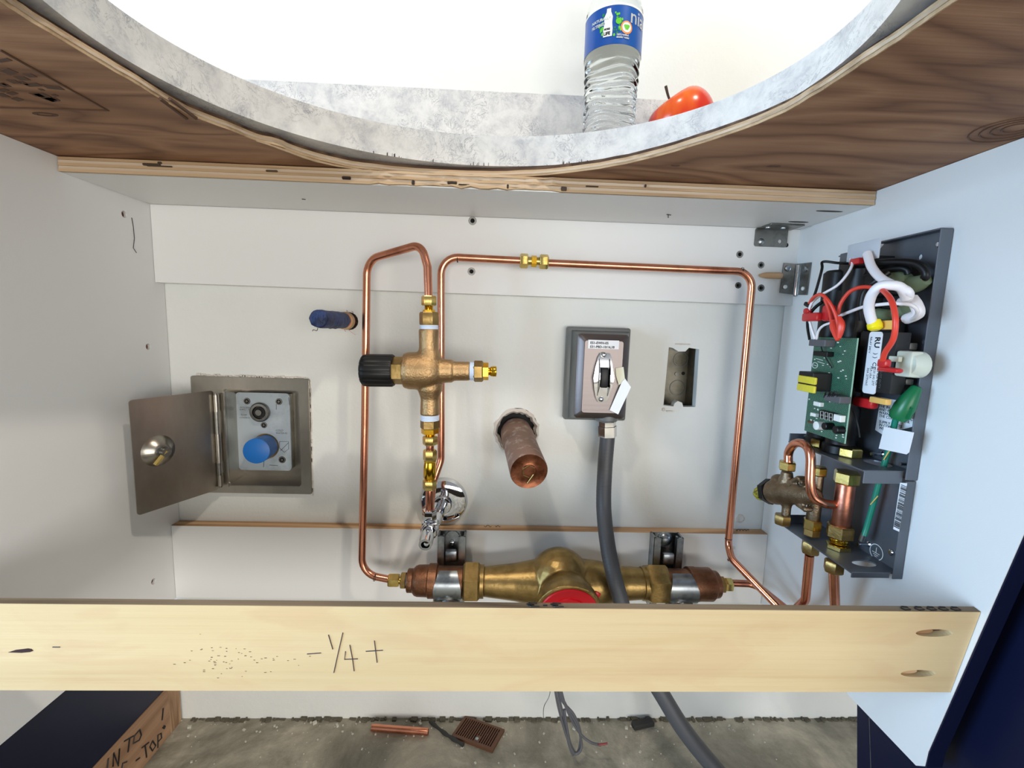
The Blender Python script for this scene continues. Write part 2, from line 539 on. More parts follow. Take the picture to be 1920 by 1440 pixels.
# grime and lifted paint along the foot of the wall
b = bm_()
x = XL
while x < .62:
    h = random.uniform(.001, .0045); l = random.uniform(.002, .011)
    if random.random() < .85:
        box(b, (x+l/2, YW-.0015-random.random()*.002, h/2-.0005), (l, .003+random.random()*.008, h), .0006, Matrix.Rotation(random.uniform(-.3, .3), 3, 'Z'))
    x += l*random.uniform(.8, 1.3)
o = obj('floor_grime', b, 'dirt'); o['kind'] = 'stuff'; tag(o, 'dark crumbly grime along the foot of the back wall', 'grime')

# ================================================================== vanity cabinet
cab = thing('vanity_cabinet', 'white wall-hung vanity cabinet shell, open fronted, with raw plywood top around the pipework', 'cabinet')
def yz(py, pz): return (py*D, zr(pz))
# side outline in (Y, Z): slanted front edge
side = [(YW-.001, Z_SIDE), (.5745*D, Z_SIDE), (.5625*D, zr(-.618)), (.5611*D, zr(-.5931)), (.4948*D, zr(-.2266)), (.4090*D, zr(.253)), (YW-.001, Z_STR1)]
holes_l = [P(233, 402, X=XL), P(278, 650, X=XL), P(288, 1090, X=XL)]
b = bm_()
slab(b, side, [circ(p.y, p.z, .0042, 12) for p in holes_l], lambda u, v, w_: V((XL-w_, u, v)), .0125)
obj('side_panel', b, 'melamine', cab, 0, label='left white side panel with three screw holes')
for p in holes_l:
    b = bm_(); lathe(b, (XL-.004, p.y, p.z), (-1, 0, 0), [(0, .0045), (.004, .0045)], 12); obj('screw_hole_disc', b, 'copper_old', cab)
b = bm_()
slab(b, side, [], lambda u, v, w_: V((XR+w_, u, v)), .0155)
obj('side_panel', b, 'melamine', cab, 0, label='right white side panel with slanted front edge')
b = bm_()                                             # navy edging on the slanted edge
se = [(.5745*D, Z_SIDE-.0004), (.5625*D, zr(-.618)), (.5611*D, zr(-.5931)), (.4948*D, zr(-.2266)), (.4090*D, zr(.253))]
off = .0012
slab(b, se+[(y_-off, z_-.0002) for y_, z_ in se[::-1]], [], lambda u, v, w_: V((XR+.0006+w_, u, v)), .0155)
obj('edge_band', b, 'navy', cab, 0, label='navy edging on the right side panel')
# top stretcher with raw front edge (ragged cut-out in the middle)
YS = .7795*D
b = bm_(); bb(b, (XL+.0005, YS+.003, Z_STR0), (XR-.0005, YW-.0005, Z_STR1-.0006)); obj('stretcher', b, 'melamine', cab, 0)
def ragged_bar(b, pts_top, pts_bot, yf, yb):
    n = len(pts_top)
    vs = []
    for i in range(n):
        (xt, zt), (xb, zb) = pts_top[i], pts_bot[i]
        y0 = yf[i] if isinstance(yf, list) else yf
        vs.append([b.verts.new((xb, y0, zb)), b.verts.new((xt, y0, zt)), b.verts.new((xt, yb, zt)), b.verts.new((xb, yb, zb))])
    for i in range(n-1):
        for k in range(4):
            j = (k+1) % 4
            b.faces.new((vs[i][k], vs[i+1][k], vs[i+1][j], vs[i][j]))
    b.faces.new(vs[0][::-1]); b.faces.new(vs[-1])
    bmesh.ops.recalc_face_normals(b, faces=b.faces)
n = 90
lay = 5
for k in range(lay):
    b = bm_()
    tp, bt, yf = [], [], []
    for i in range(n+1):
        x = XL+.001+(XR-XL-.002)*i/n
        mid = -.135 < x < .055
        jag = (random.uniform(-.0010, .0022) if mid else random.uniform(0, .0003))
        z1 = Z_STR1-.0006-(Z_STR1-Z_STR0-.0006)*k/lay
        z0 = Z_STR1-.0006-(Z_STR1-Z_STR0-.0006)*(k+1)/lay
        if k == 0 and mid: z1 -= random.uniform(0, .0012)
        if k == lay-1 and mid: z0 += random.uniform(-.0005, .0016)
        tp.append((x, z1-.0001)); bt.append((x, z0)); yf.append(YS+jag+(.0006 if k % 2 else 0)-(.0012 if mid else 0))
    ragged_bar(b, tp, bt, yf, YS+.0035)
    obj('plywood_layer', b, 'ply_edge' if k % 2 == 0 else 'ply_cut', cab, 0)
b = bm_()
for px, py, l, h in ((285, 309, .018, .0022), (300, 312, .026, .0012), (510, 321, .012, .0018), (650, 334, .009, .003), (775, 355, .003, .008), (952, 351, .002, .010), (848, 343, .010, .003), (1210, 349, .002, .003), (1057, 360, .006, .004), (300, 302, .004, .002), (870, 352, .012, .0012), (1110, 350, .014, .0012)):
    p = P(px, py, Y=YS); h = min(h, .0045); p.z = min(max(p.z, Z_STR0+.003), Z_STR1-.003); box(b, (p.x, YS-.0006, p.z), (l, .0022, h), .0006)
obj('edge_voids', b, 'recess_shade', cab)['kind'] = 'stuff'
# nailing strips
h_top = [(886, 414, .0048), (884, 509, .0046), (1387, 477, .0042), (1427, 497, .0040), (1384, 535, .0038), (1427, 540, .0042)]
b = bm_()
hs = []
for px, py, r in h_top:
    p = P(px, py, Y=YN); hs.append(circ(p.x, p.z, r, 14))
zs0, zs1 = zr(.0735), Z_STR0-.0003
xe = P(1487, 573, Y=YN).x
slab(b, [(XL+.0005, zs0), (xe, zr(.0690)), (xe+.001, zs1), (XL+.0005, zs1)], hs, lambda u, v, w_: V((u, YN+w_, v)), YW-YN-.0005)
obj('nailing_strip', b, 'melamine', cab, 0, label='upper white nailing strip with screw holes')
for px, py, r in h_top:
    p = P(px, py, Y=YN)
    b = bm_(); lathe(b, (p.x, YN+.006, p.z), (0, 1, 0), [(0, r*1.02), (.004, r*1.02)], 14); obj('screw_hole_disc', b, 'hole', cab)  # dark disc, painted shade at the bottom of the screw hole
    b = bm_(); lathe(b, (p.x, YN+.0012, p.z), (0, -1, 0), [(0, r*.98), (.0012, r*1.18), (.0014, r*1.18), (.0014, r*.62), (.0, r*.62)], 14, caps=False); obj('hole_rim', b, 'galv', cab)
ZN1, ZN0 = zr(-.4577), zr(-.6290)
b = bm_(); bb(b, (XL+.0005, YN, ZN0), (XR-.0005, YW-.0005, ZN1)); obj('nailing_strip', b, 'melamine', cab, 0, label='lower white nailing strip')
b = bm_(); bb(b, (XL+.0007, YN+.0002, ZN1), (XR-.0007, YW-.0007, ZN1+.0004)); obj('raw_edge', b, 'pine_raw', cab, 0, label='raw wooden top edge of the lower strip')
# pencil marks and stains on the shell
pts = [P(x_, y_, X=XL+.0003) for x_, y_ in ((247, 408), (250, 425), (252, 447), (250, 465), (256, 474))]
strokes('scuff_mark', [pts], .0004, 'pencil', cab)
strokes('pencil_mark', [[P(1250, 402, Z=Z_STR0-.0002), P(1258, 403, Z=Z_STR0-.0002)], [P(1253, 402, Z=Z_STR0-.0002), P(1253, 408, Z=Z_STR0-.0002)]], .0006, 'ink', cab)
strokes('pencil_mark', [[P(566, 373, Z=Z_STR0-.0002), P(573, 374, Z=Z_STR0-.0002)]], .0006, 'ink', cab)
b = bm_()
for cx, cy, wx in ((1497, 416, 21), (1555, 396, 28)):
    c0 = P(cx, cy, Z=Z_STR0)
    a1 = P(cx+wx, cy, Z=Z_STR0).x-c0.x
    b = bm_(); slab(b, circ(c0.x, c0.y, a1, 18, .0028), [], lambda u, v, w_: V((u, v, Z_STR0-.0003+w_)), .0003)
    obj('pocket_hole', b, 'recess_shade', cab, 0)  # flat dark ellipse, shade of a pocket hole put into its colour
b = bm_()
for x0, x1 in ((908, 921), (929, 938)):
    pts = [P(x0+(x1-x0)*t, 986+2.2*math.sin(t*9), Z=ZN1+.0006) for t in [i/10 for i in range(11)]]
    for q in pts: q.y = min(q.y, YW-.002)
    tube(b, pts, .0004, 5); obj('pencil_writing', b, 'pencil', cab); b = bm_()
pts = [P(1380+24*t, 993+2.6*math.sin(t*26), Z=ZN1+.0006) for t in [i/24 for i in range(25)]]
for q in pts: q.y = min(q.y, YW-.002)
tube(b, pts, .0004, 5)
obj('pencil_writing', b, 'pencil', cab)
# plywood subtop with rough hole
fit_px = [(0, 5), (60, 45), (170, 110), (260, 163), (350, 215), (425, 243), (480, 265), (520, 274), (560, 290), (640, 311), (720, 322), (800, 329), (900, 333), (1000, 331), (1100, 321), (1200, 303), (1330, 266), (1450, 222), (1540, 172), (1620, 120), (1710, 62), (1790, 5)]
hp = [P(x_, y_, Z=Z_STR1) for x_, y_ in fit_px]
hole = [(p.x, p.y) for p in hp]
hole += [(.222, .20), (.205, .165), (.16, .125), (.09, .100), (-.02, .090), (-.13, .100), (-.20, .135), (-.24, .18), (-.262, .225)]
hs3 = smoothpath([V((x_, y_, 0)) for x_, y_ in hole+[hole[0]]], 4)[:-1]
hole = [(p.x+random.uniform(-.0005, .0005), p.y+random.uniform(-.0006, .0006)) for p in hs3]
CY0 = .087
EX0, EY0 = -.0207, .314
b = bm_()
slab(b, [(XL-.012, CY0+.01), (XR+.0155, CY0+.01), (XR+.0155, YW-.001), (XL-.012, YW-.001)], [hole], lambda u, v, w_: V((u, v, Z_STR1+.0004+w_)), .0064)
obj('plywood_subtop', b, 'ply_face', cab, 0)
b = bm_()
hole_o = [((x_-EX0)*1.022+EX0, (y_-EY0)*1.022+EY0) for x_, y_ in hole]
slab(b, [(XL-.012, CY0+.01), (XR+.0155, CY0+.01), (XR+.0155, YW-.001), (XL-.012, YW-.001)], [hole_o], lambda u, v, w_: V((u, v, Z_STR1+.0070+w_)), Z_PLY1-Z_STR1-.0074)
obj('gap_layer', b, 'gap_band', cab, 0)  # dark recessed layer colours in the gap under the quartz
# layered cut face of the subtop
nl = 3
tt = .0062/nl
cx0, cy0 = -.02, .33
for k in range(nl):
    b = bm_()
    inn = []
    for i, (x_, y_) in enumerate(hole):
        d_ = V((cx0-x_, cy0-y_)).normalized()*(.0006+(.0007 if k % 2 else .0)+random.uniform(0, .0005))
        inn.append((x_+d_.x, y_+d_.y))
    n_ = len(hole)
    z0, z1 = Z_STR1+.0005+k*tt, Z_STR1+.0005+(k+1)*tt
    vv = [[b.verts.new((*inn[i], z0)), b.verts.new((*inn[i], z1)), b.verts.new((hole[i][0], hole[i][1], z1)), b.verts.new((hole[i][0], hole[i][1], z0))] for i in range(n_)]
    for i in range(n_):
        j = (i+1) % n_
        for q in range(4):
            r_ = (q+1) % 4
            b.faces.new((vv[i][q], vv[j][q], vv[j][r_], vv[i][r_]))
    bmesh.ops.recalc_face_normals(b, faces=b.faces)
    obj('plywood_layer', b, 'ply_edge' if k % 2 == 0 else 'ply_cut', cab, 40)
# torn splinter lip at the back left of the hole
pts = [P(x_, y_, Z=Z_STR1-.0002) for x_, y_ in ((480, 264), (520, 276), (570, 294), (625, 309), (690, 320))]
b = bm_()
tube(b, smoothpath(pts, 6), lambda t: .0004+.0013*math.sin(PI*t)*random.uniform(.6, 1.1), 6); obj('torn_fibres', b, 'ply_edge', cab)
# ink stamps on the underside
zz = Z_STR1+.0002
strokes('stamp_outline', [[P(0, 93, Z=zz), P(203, 207, Z=zz), P(0, 201, Z=zz)]], .0009, 'stamp', cab)
b = bm_()
random.seed(3)
for i in range(34):
    px, py = random.uniform(0, 110), random.uniform(112, 188)
    if py < 108+px*.5: continue
    p = P(px, py, Z=zz)
    box(b, p, (random.uniform(.003, .012), random.uniform(.002, .006), .0003), 0, Matrix.Rotation(random.uniform(-.4, .1), 3, 'Z'))
for px0, py0, px1, py1 in ((300, 185, 350, 222), (318, 185, 368, 222)):
    tube(b, [P(px0, py0, Z=zz), P(px1, py1, Z=zz)], .0014, 5)
obj('stamp_lettering', b, 'stamp', cab)['kind'] = 'stuff'
ll = []
for k in range(4):
    cxp, cyp = 1893+k*4, 243-k*1
    ll.append([P(cxp+(78-k*17)*math.cos(a), cyp-(.30*(78-k*17))*math.sin(a)*.8-.18*(78-k*17)*math.cos(a), Z=zz) for a in [i*2*PI/24 for i in range(25)]])
strokes('wood_swirl', ll, .0006, 'stamp', cab)
random.seed(11)
for px, py, r in ((85, 215, .010), (1450, 312, .007), (1266, 311, .0045)):
    p = P(px, py, Z=zz-.0002)
    b = bm_()
    slab(b, circ(p.x, p.y, r, 18, r*.34), [circ(p.x, p.y, r*.66, 14, r*.16)], lambda u, v, w_: V((u, v, Z_STR1+w_)), .0005); obj('knot_ring', b, 'stamp', cab, 0)

# ================================================================== worktop and backsplash
EX, EY, EA, EB = -.036*D, .4815*D, .3706*D, .3153*D      # lower rim of the cutout
TX, TY, TA, TB = -.0284*D, .491*D, .376*D, .3018*D       # upper rim
def ell(a, bb_, n=144): return [(EX+a*math.cos(2*PI*i/n), EY+bb_*math.sin(2*PI*i/n)) for i in range(n)]
b = bm_()
slab(b, [(-.80, CY0), (.80, CY0), (.80, YW-.0005), (-.80, YW-.0005)], [ell(EA, EB)], lambda u, v, w_: V((u, v, Z_PLY1+w_)), Z_TOP-Z_PLY1)
for v in b.verts:
    if v.co.z > Z_TOP-.001:
        ca, sa = (v.co.x-EX)/EA, (v.co.y-EY)/EB
        if abs(ca*ca+sa*sa-1) < 1e-3: v.co.x, v.co.y = TX+TA*ca, TY+TB*sa
ct = obj('countertop', b, 'quartz', None, 30)
tag(ct, 'pale grey veined quartz countertop with an oval sink cutout', 'countertop')
b = bm_()
random.seed(5)
for c0 in (735, 760, 800, 900, 915, 1040, 1065, 1075):
    for k in range(4):
        px = c0+random.uniform(-18, 18)
        th = math.asin(max(-1, min(1, 1)))
        p = P(px, 300+6*math.sin(px*.01), Y=.53)
        x_ = p.x
        y_ = EY+EB*math.sqrt(max(0, 1-((x_-EX)/EA)**2))
        h = random.uniform(.0006, .0035)
        box(b, (x_, y_-.0002, Z_PLY1+h/2), (random.uniform(.0002, .0008), .0006, h))
obj('black_scuffs', b, 'pencil', ct)['kind'] = 'stuff'
b = bm_(); bb(b, (-.80, .97*D, Z_TOP+.0003), (.80, YW-.0005, zr(.4745)), .0008)
tag(obj('backsplash', b, 'quartz', None, 0), 'low quartz backsplash strip standing against the white wall', 'backsplash')

# ================================================================== bracing board
brd = thing('bracing_board', 'pale pine bracing board across the cabinet front with pencilled -1/4+', 'board')
TF, BF = (.5247*D, zr(-.3495)), (.5444*D, zr(-.4824))
def f_brd(u, v, w_):        # u = X, v = 0 top .. 1 bottom, w = depth behind the face
    y_ = TF[0]+(BF[0]-TF[0])*v; z_ = TF[1]+(BF[1]-TF[1])*v
    nn = V((0, .989, .147)).normalized()
    return V((u, y_, z_))+nn*w_
def brd_uv(px, py):
    d = ray(px, py)
    a = V((0, BF[0]-TF[0], BF[1]-TF[1])); nn = V((1, 0, 0)).cross(a)
    t = (V((0, TF[0], TF[1]))-EYE).dot(nn)/d.dot(nn)
    q = EYE+d*t
    return q.x, (q.z-TF[1])/(BF[1]-TF[1])
pk = [(brd_uv(1752, 1187), brd_uv(1787, 1187)), (brd_uv(1722, 1263), brd_uv(1755, 1263))]
kn = brd_uv(40, 1220)
holes = [circ(c[0], c[1], e[0]-c[0], 22, .045) for c, e in pk]
b = bm_()
bl = XL+.0005; brt = XR-.0006
slab(b, [(bl, 0), (brt, 0), (brt, 1), (bl, 1)], holes, f_brd, .006)
obj('board_face', b, 'pine', brd, 0)
b = bm_()                                            # the thicker body behind, ripped at an angle
prof = [(.0061, .0), (.019, .16), (.019, 1.0), (.0061, 1.0)]
vs = [[b.verts.new(f_brd(x_, v_, w_)) for w_, v_ in prof] for x_ in (bl, brt)]
for k in range(4):
    j = (k+1) % 4
    b.faces.new((vs[0][k], vs[1][k], vs[1][j], vs[0][j]))
b.faces.new(vs[0][::-1]); b.faces.new(vs[1]); bmesh.ops.recalc_face_normals(b, faces=b.faces)
obj('board_core', b, 'recess_shade', brd, 0)  # dark all over, so the pocket holes show painted shade
b = bm_()
quadplate(b, [f_brd(bl, -.0005, .0003), f_brd(brt, -.0005, .0003), f_brd(brt, -.0005, .0060), f_brd(bl, -.0005, .0060)], (0, -.147, .989), .0003)
obj('weathered_edge', b, 'pine_top', brd, 0, label='grey weathered top edge')
for c, e in pk:
    b = bm_()
    r = e[0]-c[0]
    slab(b, circ(c[0]-r*.42, c[1]+.006, r*.52, 18, .030), [], lambda u, v, w_: f_brd(u, v, .0028+w_), .003)
    obj('pocket_slope', b, 'pine_raw', brd, 0)
b = bm_()
slab(b, [(kn[0]+dx, kn[1]+dy) for dx, dy in ((-.0105, .018), (-.004, -.01), (.006, -.028), (.0085, -.022), (.0095, -.002), (.007, .012), (0, .022))], [], lambda u, v, w_: f_brd(u, v, -.0003+w_), .0004)
obj('knot', b, 'knot', brd, 0, label='dark red knot')
def on(pts): return [f_brd(*brd_uv(x_, y_), -.0001) for x_, y_ in pts]
for gl in ([[(576, 1226), (602, 1224)]], [[(616, 1190), (624, 1217)]], [[(643, 1186), (634, 1225), (626, 1261)]], [[(648, 1221), (646, 1236), (671, 1235)], [(656, 1209), (661, 1235), (664, 1258)]],
           [[(686, 1221), (718, 1219)], [(702, 1201), (707, 1242)]], [[(99, 1213), (113, 1213)]]):
    strokes('pencil_writing', [on(l) for l in gl], .00045, 'pencil', brd)
L_ = []
def topw(px, k):      # k: 0 front edge .. 1 back edge of the narrow top
    x_ = P(px, 1140, Y=TF[0]+.003).x
    return f_brd(x_, -.010, .0005+.005*k)
for x0 in (985, 1030):
    L_.append([topw(x0+22, .9), topw(x0+8, .95), topw(x0+2, .7), topw(x0+16, .5), topw(x0+4, .35), topw(x0+10, .05), topw(x0+26, .15)])
L_.append([topw(1018, .4), topw(1026, .4)])
for x0 in (1689, 1715, 1738, 1760, 1783):
    L_.append([topw(x0, .5), topw(x0+5, .9), topw(x0+14, .8), topw(x0+15, .2), topw(x0+4, .1), topw(x0, .5)])
for l in L_: strokes('marker_writing', [l], .0005, 'ink', brd)
b = bm_()
for i in range(60):
    px, py = random.gauss(445, 55), random.gauss(1236, 15)
    u, v_ = brd_uv(px, py)
    box(b, f_brd(u, v_, 0), (random.uniform(.0006, .002), .0004, random.uniform(.0002, .0005)))
obj('grain_flecks', b, 'stamp', brd)['kind'] = 'stuff'

# ================================================================== navy neighbours
b = bm_()
pn = [P(1607, 1325, X=.452), P(1607, 1440, X=.452)]
dirv = pn[1]-pn[0]
z0 = .0
bot = pn[0]+dirv*((z0-pn[0].z)/dirv.z)
top = pn[0]+dirv*((Z_STR1-pn[0].z)/dirv.z)
slab(b, [(bot.y, 0.0005), (top.y, Z_STR1), (.10, Z_STR1), (.10, 0.0005)], [], lambda u, v, w_: V((.452+w_, u, v)), .018)
npan = obj('end_panel', b, 'navy', None, 0)
tag(npan, 'navy end panel standing just outside the right cabinet side', 'panel')
b = bm_(); tube(b, [P(1630, 1345, X=.4519), P(1633, 1440, X=.4519)], .0005, 5); obj('seam', b, 'zinc', npan)
kick = thing('base_cabinet', 'navy cabinet on raw wooden plinth with black handwriting, below the left side panel', 'cabinet')
XK = -.476
kz = .62-.852*D*.985
b = bm_(); bb(b, (XK-.016, .15, kz), (XK, YW-.012, Z_SIDE+.04)); obj('side_panel', b, 'navy', kick, 0)
b = bm_(); bb(b, (XK-.06, .20, .0005), (XK+.0008, YW-.027, kz-.0005)); obj('plinth', b, 'kick_wood', kick, 0, label='raw wooden plinth')
b = bm_(); bb(b, (XK-.06, YW-.0265, .0005), (XK+.0008, YW-.004, kz+.02)); obj('plinth_end', b, 'kick_end', kick, 0, label='striped end block of the plinth')
def kp(px, py): return P(px, py, X=XK+.0013)
HW = [[(306, 1328), (304, 1350)], [(308, 1361), (305, 1364), (308, 1366), (310, 1362), (307, 1361)],
      [(262, 1368), (265, 1378), (261, 1388), (250, 1394), (252, 1380), (262, 1368)], [(233, 1390), (250, 1380)], [(243, 1385), (240, 1410)],
      [(212, 1437), (213, 1412), (222, 1436), (224, 1404)], [(200, 1446), (203, 1422)],
      [(238, 1428), (230, 1431), (228, 1442), (236, 1446)], [(255, 1426), (262, 1421)], [(266, 1402), (279, 1392)], [(272, 1398), (275, 1420)],
      [(286, 1389), (281, 1400), (286, 1408), (292, 1398), (286, 1389)], [(296, 1402), (296, 1378), (302, 1375), (303, 1384), (297, 1390)]]
strokes('marker_writing', [[kp(*q) for q in l] for l in HW], .0009, 'ink', kick)


# ================================================================== plumbing tools
def chainrun(parent, A, B, a0, a1, items):
    """A, B space points at photo positions a0, a1 of one axis; items (name, material, from, to, r0, r1, kind), radii in px"""
    A, B = V(A), V(B)
    at_ = lambda s: A+(B-A)*((s-a0)/(a1-a0))
    for it in items:
        name, m, s0, s1, r0, r1, kind = it[:7]
        p0, p1 = at_(s0), at_(s1)
        k = mpp((p0+p1)/2)
        ax = (p1-p0); L = ax.length
        b = bm_()
        if kind == 'hex': hexa(b, p0, ax, L, r0*k)
        elif kind == 'hexf': hexa(b, p0, ax, L, r0*k, .05)
        elif kind == 'cyl': lathe(b, p0, ax, [(0, r0*k*.97), (min(.0006, L*.1), r0*k), (L-min(.0006, L*.1), r1*k), (L, r1*k*.97)], 28)
        elif kind == 'tape':
            pr_ = []
            nn = 7
            for q in range(nn+1): pr_.append((L*q/nn, (r0+(.5 if q % 2 else -.3))*k))
            lathe(b, p0, ax, pr_, 24)
        elif kind == 'thread':
            pr_ = []
            nn = 10
            for q in range(nn+1): pr_.append((L*q/nn, (r0+(.35 if q % 2 else -.35))*k))
            lathe(b, p0, ax, pr_, 24)
        elif kind == 'prof': lathe(b, p0, ax, [(L*h, r*k) for h, r in it[7]], 28)
        obj(name, b, m, parent, 40, label=it[8] if len(it) > 8 else None)

def pipe(name, label, pts, R, r, m='copper', n=14, bands=(), cat='pipe', extra=None):
    t = thing(name, label, cat, 'copper supply pipes')
    path = fillet(pts, R, 8)
    b = bm_(); tube(b, path, r, n); obj('tube', b, m, t, 60)
    for px, py, Yp in bands:
        q = P(px, py, Y=Yp)
        i = min(range(len(path)-1), key=lambda i_: (path[i_]-q).length)
        d_ = (path[i+1]-path[i]).normalized()
        b = bm_(); lathe(b, q-d_*.0005, d_, [(0, r*1.02), (.001, r*1.02)], n, caps=False)
        obj('bend_mark', b, 'ink', t)
    return t

YV = .545; YT = .597; YM = .585
R38 = .0049
# ------------------------------------------------------------------ mixing valve
mv = thing('mixing_valve', 'cast bronze cross-shaped mixing valve with a black knob', 'valve')
A, B = P(804, 560, Y=YV), P(806.5, 830, Y=YV)
chainrun(mv, A, B, 560, 830, [
    ('compression_nut', 'brass', 555, 573, 14, 14, 'hex'),
    ('neck', 'brass_bright', 572, 584, 8, 9, 'thread'),
    ('bright_hex', 'brass_bright', 580, 592, 11.5, 11.5, 'hexf'),
    ('union_nut', 'brass_dull', 584, 609, 18, 18, 'hex'),
    ('thread_tape', 'teflon', 608, 617, 17, 17, 'tape'),
    ('thread_tape', 'teflon', 775, 786, 17, 17, 'tape'),
    ('union_nut', 'brass_dull', 785, 803, 18, 18, 'hex'),
    ('bright_hex', 'brass_bright', 801, 812, 16.5, 16.5, 'hexf'),
    ('neck', 'brass_bright', 811, 819, 9, 9, 'thread'),
    ('compression_nut', 'brass', 817, 834, 14, 14, 'hex')])
at_v = lambda y: A+(B-A)*((y-560)/270)
k = mpp(at_v(696))
HA, HB = P(757, 695, Y=YV), P(930, 696.5, Y=YV)
at_h = lambda x: HA+(HB-HA)*((x-757)/173)
b = bm_()
lathe(b, at_v(615), (0, 0, -1), [(0, 18.5*k), (.002, 19*k), ((at_v(615)-at_v(650)).length, 18*k), ((at_v(615)-at_v(668)).length, 24*k), ((at_v(615)-at_v(690)).length, 20*k)], 28)
lathe(b, at_v(777), (0, 0, 1), [(0, 18*k), (.002, 18.5*k), ((at_v(777)-at_v(745)).length, 17.5*k), ((at_v(777)-at_v(726)).length, 24*k), ((at_v(777)-at_v(700)).length, 20*k)], 28)
ax = HB-HA
lathe(b, at_h(757), ax, [(0, 30*k), (.0008, 33*k), (.0045, 33.5*k), (.0055, 35*k), (38*k, 35.5*k), (52*k, 34*k), (62*k, 29*k), (68*k, 24*k)], 32)
lathe(b, at_h(815), ax, [(0, 24*k), (24*k, 22*k), (33*k, 22*k), (34*k, 18.5*k), (66*k, 18*k)], 28)
obj('body', b, 'bronze', mv, 40, mods='cast')
chainrun(mv, HA, HB, 757, 930, [
    ('bonnet_nut', 'brass_dull', 736, 759, 26, 26, 'hex'),
    ('collar', 'brass_dull', 724, 738, 20, 24, 'cyl'),
    ('thread_tape', 'teflon', 881, 889, 17, 17, 'tape'),
    ('union_nut', 'brass_dull', 888, 906, 20, 20, 'hex'),
    ('bright_hex', 'brass_bright', 904, 916, 16.5, 16.5, 'hexf'),
    ('outlet_tip', 'brass_bright', 915, 931, 8, 8, 'prof', [(0, 8), (.2, 7), (.35, 9.5), (.5, 9.5), (.55, 10), (.95, 10), (1, 9)])])
b = bm_()                                     # fluted black knob
x_, y_, z_ = frame(HA-HB)
p0 = at_h(739); prof = [(0, .93), (.002, 1.0), (47*k, 1.0), (55*k, .97), (58.5*k, .86), (59.5*k, .6)]
rings = []
for h, s in prof:
    rg = []
    for i in range(96):
        a = 2*PI*i/96
        fl = 1-.045*max(0, math.cos(a*12))**3
        rg.append(b.verts.new(p0+z_*h+(x_*math.cos(a)+y_*math.sin(a))*30.5*k*s*fl))
    rings.append(rg)
for q in range(len(rings)-1):
    for i in range(96):
        b.faces.new((rings[q][i], rings[q][(i+1) % 96], rings[q+1][(i+1) % 96], rings[q+1][i]))
b.faces.new(rings[0][::-1]); b.faces.new(rings[-1])
obj('knob', b, 'black', mv, 40, label='black fluted knob')

# ------------------------------------------------------------------ check valve under it
cv = thing('check_valve', 'slim brass inline check valve between two copper stubs', 'valve')
A2, B2 = P(806.5, 834, Y=YV), P(805, 960, Y=YV)
chainrun(cv, A2, B2, 834, 960, [
    ('copper_stub', 'copper', 830, 846, 7.3, 7.3, 'cyl'),
    ('nut', 'brass', 843, 863, 13, 13, 'hex'),
    ('body', 'brass_bright', 862, 901, 10, 10, 'prof', [(0, 10.5), (.06, 11.5), (.10, 10.5), (.30, 11.8), (.80, 11.8), (.95, 9), (1, 10)]),
    ('nut', 'brass', 899, 917, 13, 13, 'hex'),
    ('copper_stub', 'copper', 915, 962, 7.5, 7.5, 'cyl')])

# ------------------------------------------------------------------ stop valve with flange
sv = thing('stop_valve', 'chrome angle stop valve with a round wall flange', 'valve')
fc = P(833, 937, Y=YW)
b = bm_()
lathe(b, (fc.x, YW-.0005, fc.z), (0, -1, 0), [(0, .0345), (.004, .0350), (.009, .0325), (.0115, .027), (.0125, .017), (.0125, .006)], 40)
obj('flange', b, 'chrome', sv, 30)
b = bm_()
lathe(b, (fc.x-.001, YW-.012, fc.z-.002), (0, -1, 0), [(0, .0125), (.004, .0138), (.007, .0125), (.008, .0085)], 28); obj('retaining_ring', b, 'chrome', sv)
sb = P(806, 992, Y=YV)
b = bm_(); tube(b, [(fc.x, YW-.012, fc.z), (sb.x+.003, YV+.008, sb.z)], .0078, 20); obj('supply_tube', b, 'chrome', sv)
chainrun(sv, P(805, 956, Y=YV), P(805, 1000, Y=YV), 956, 1000, [
    ('compression_nut', 'chrome', 955, 975, 13.5, 13.5, 'hex'), ('outlet', 'chrome', 974, 990, 9, 10, 'cyl')])
b = bm_()
lathe(b, (sb.x, YV+.012, sb.z), (0, -1, 0), [(0, .0095), (.005, .0115), (.018, .0115), (.022, .009)], 24)
box(b, (sb.x, YV+.002, sb.z+.002), (.020, .016, .018), .003, None, 2)
obj('body', b, 'chrome', sv, 35)
e = P(799, 1022, Y=.514)
b = bm_(); lathe(b, (sb.x-.001, YV-.006, sb.z-.001), V((e.x-sb.x, .514-YV, e.z-sb.z)), [(0, .0075), (.008, .0085), (.018, .0085), (.0255, .0080), (.0255, .0052), (.021, .005)], 24, caps=False)
obj('stem_sleeve', b, 'chrome', sv)
b = bm_(); lathe(b, (e.x, .517, e.z), (0, -1, 0), [(-.016, .003), (0, .0033), (.0006, .001)], 12); obj('stem', b, 'chrome', sv)

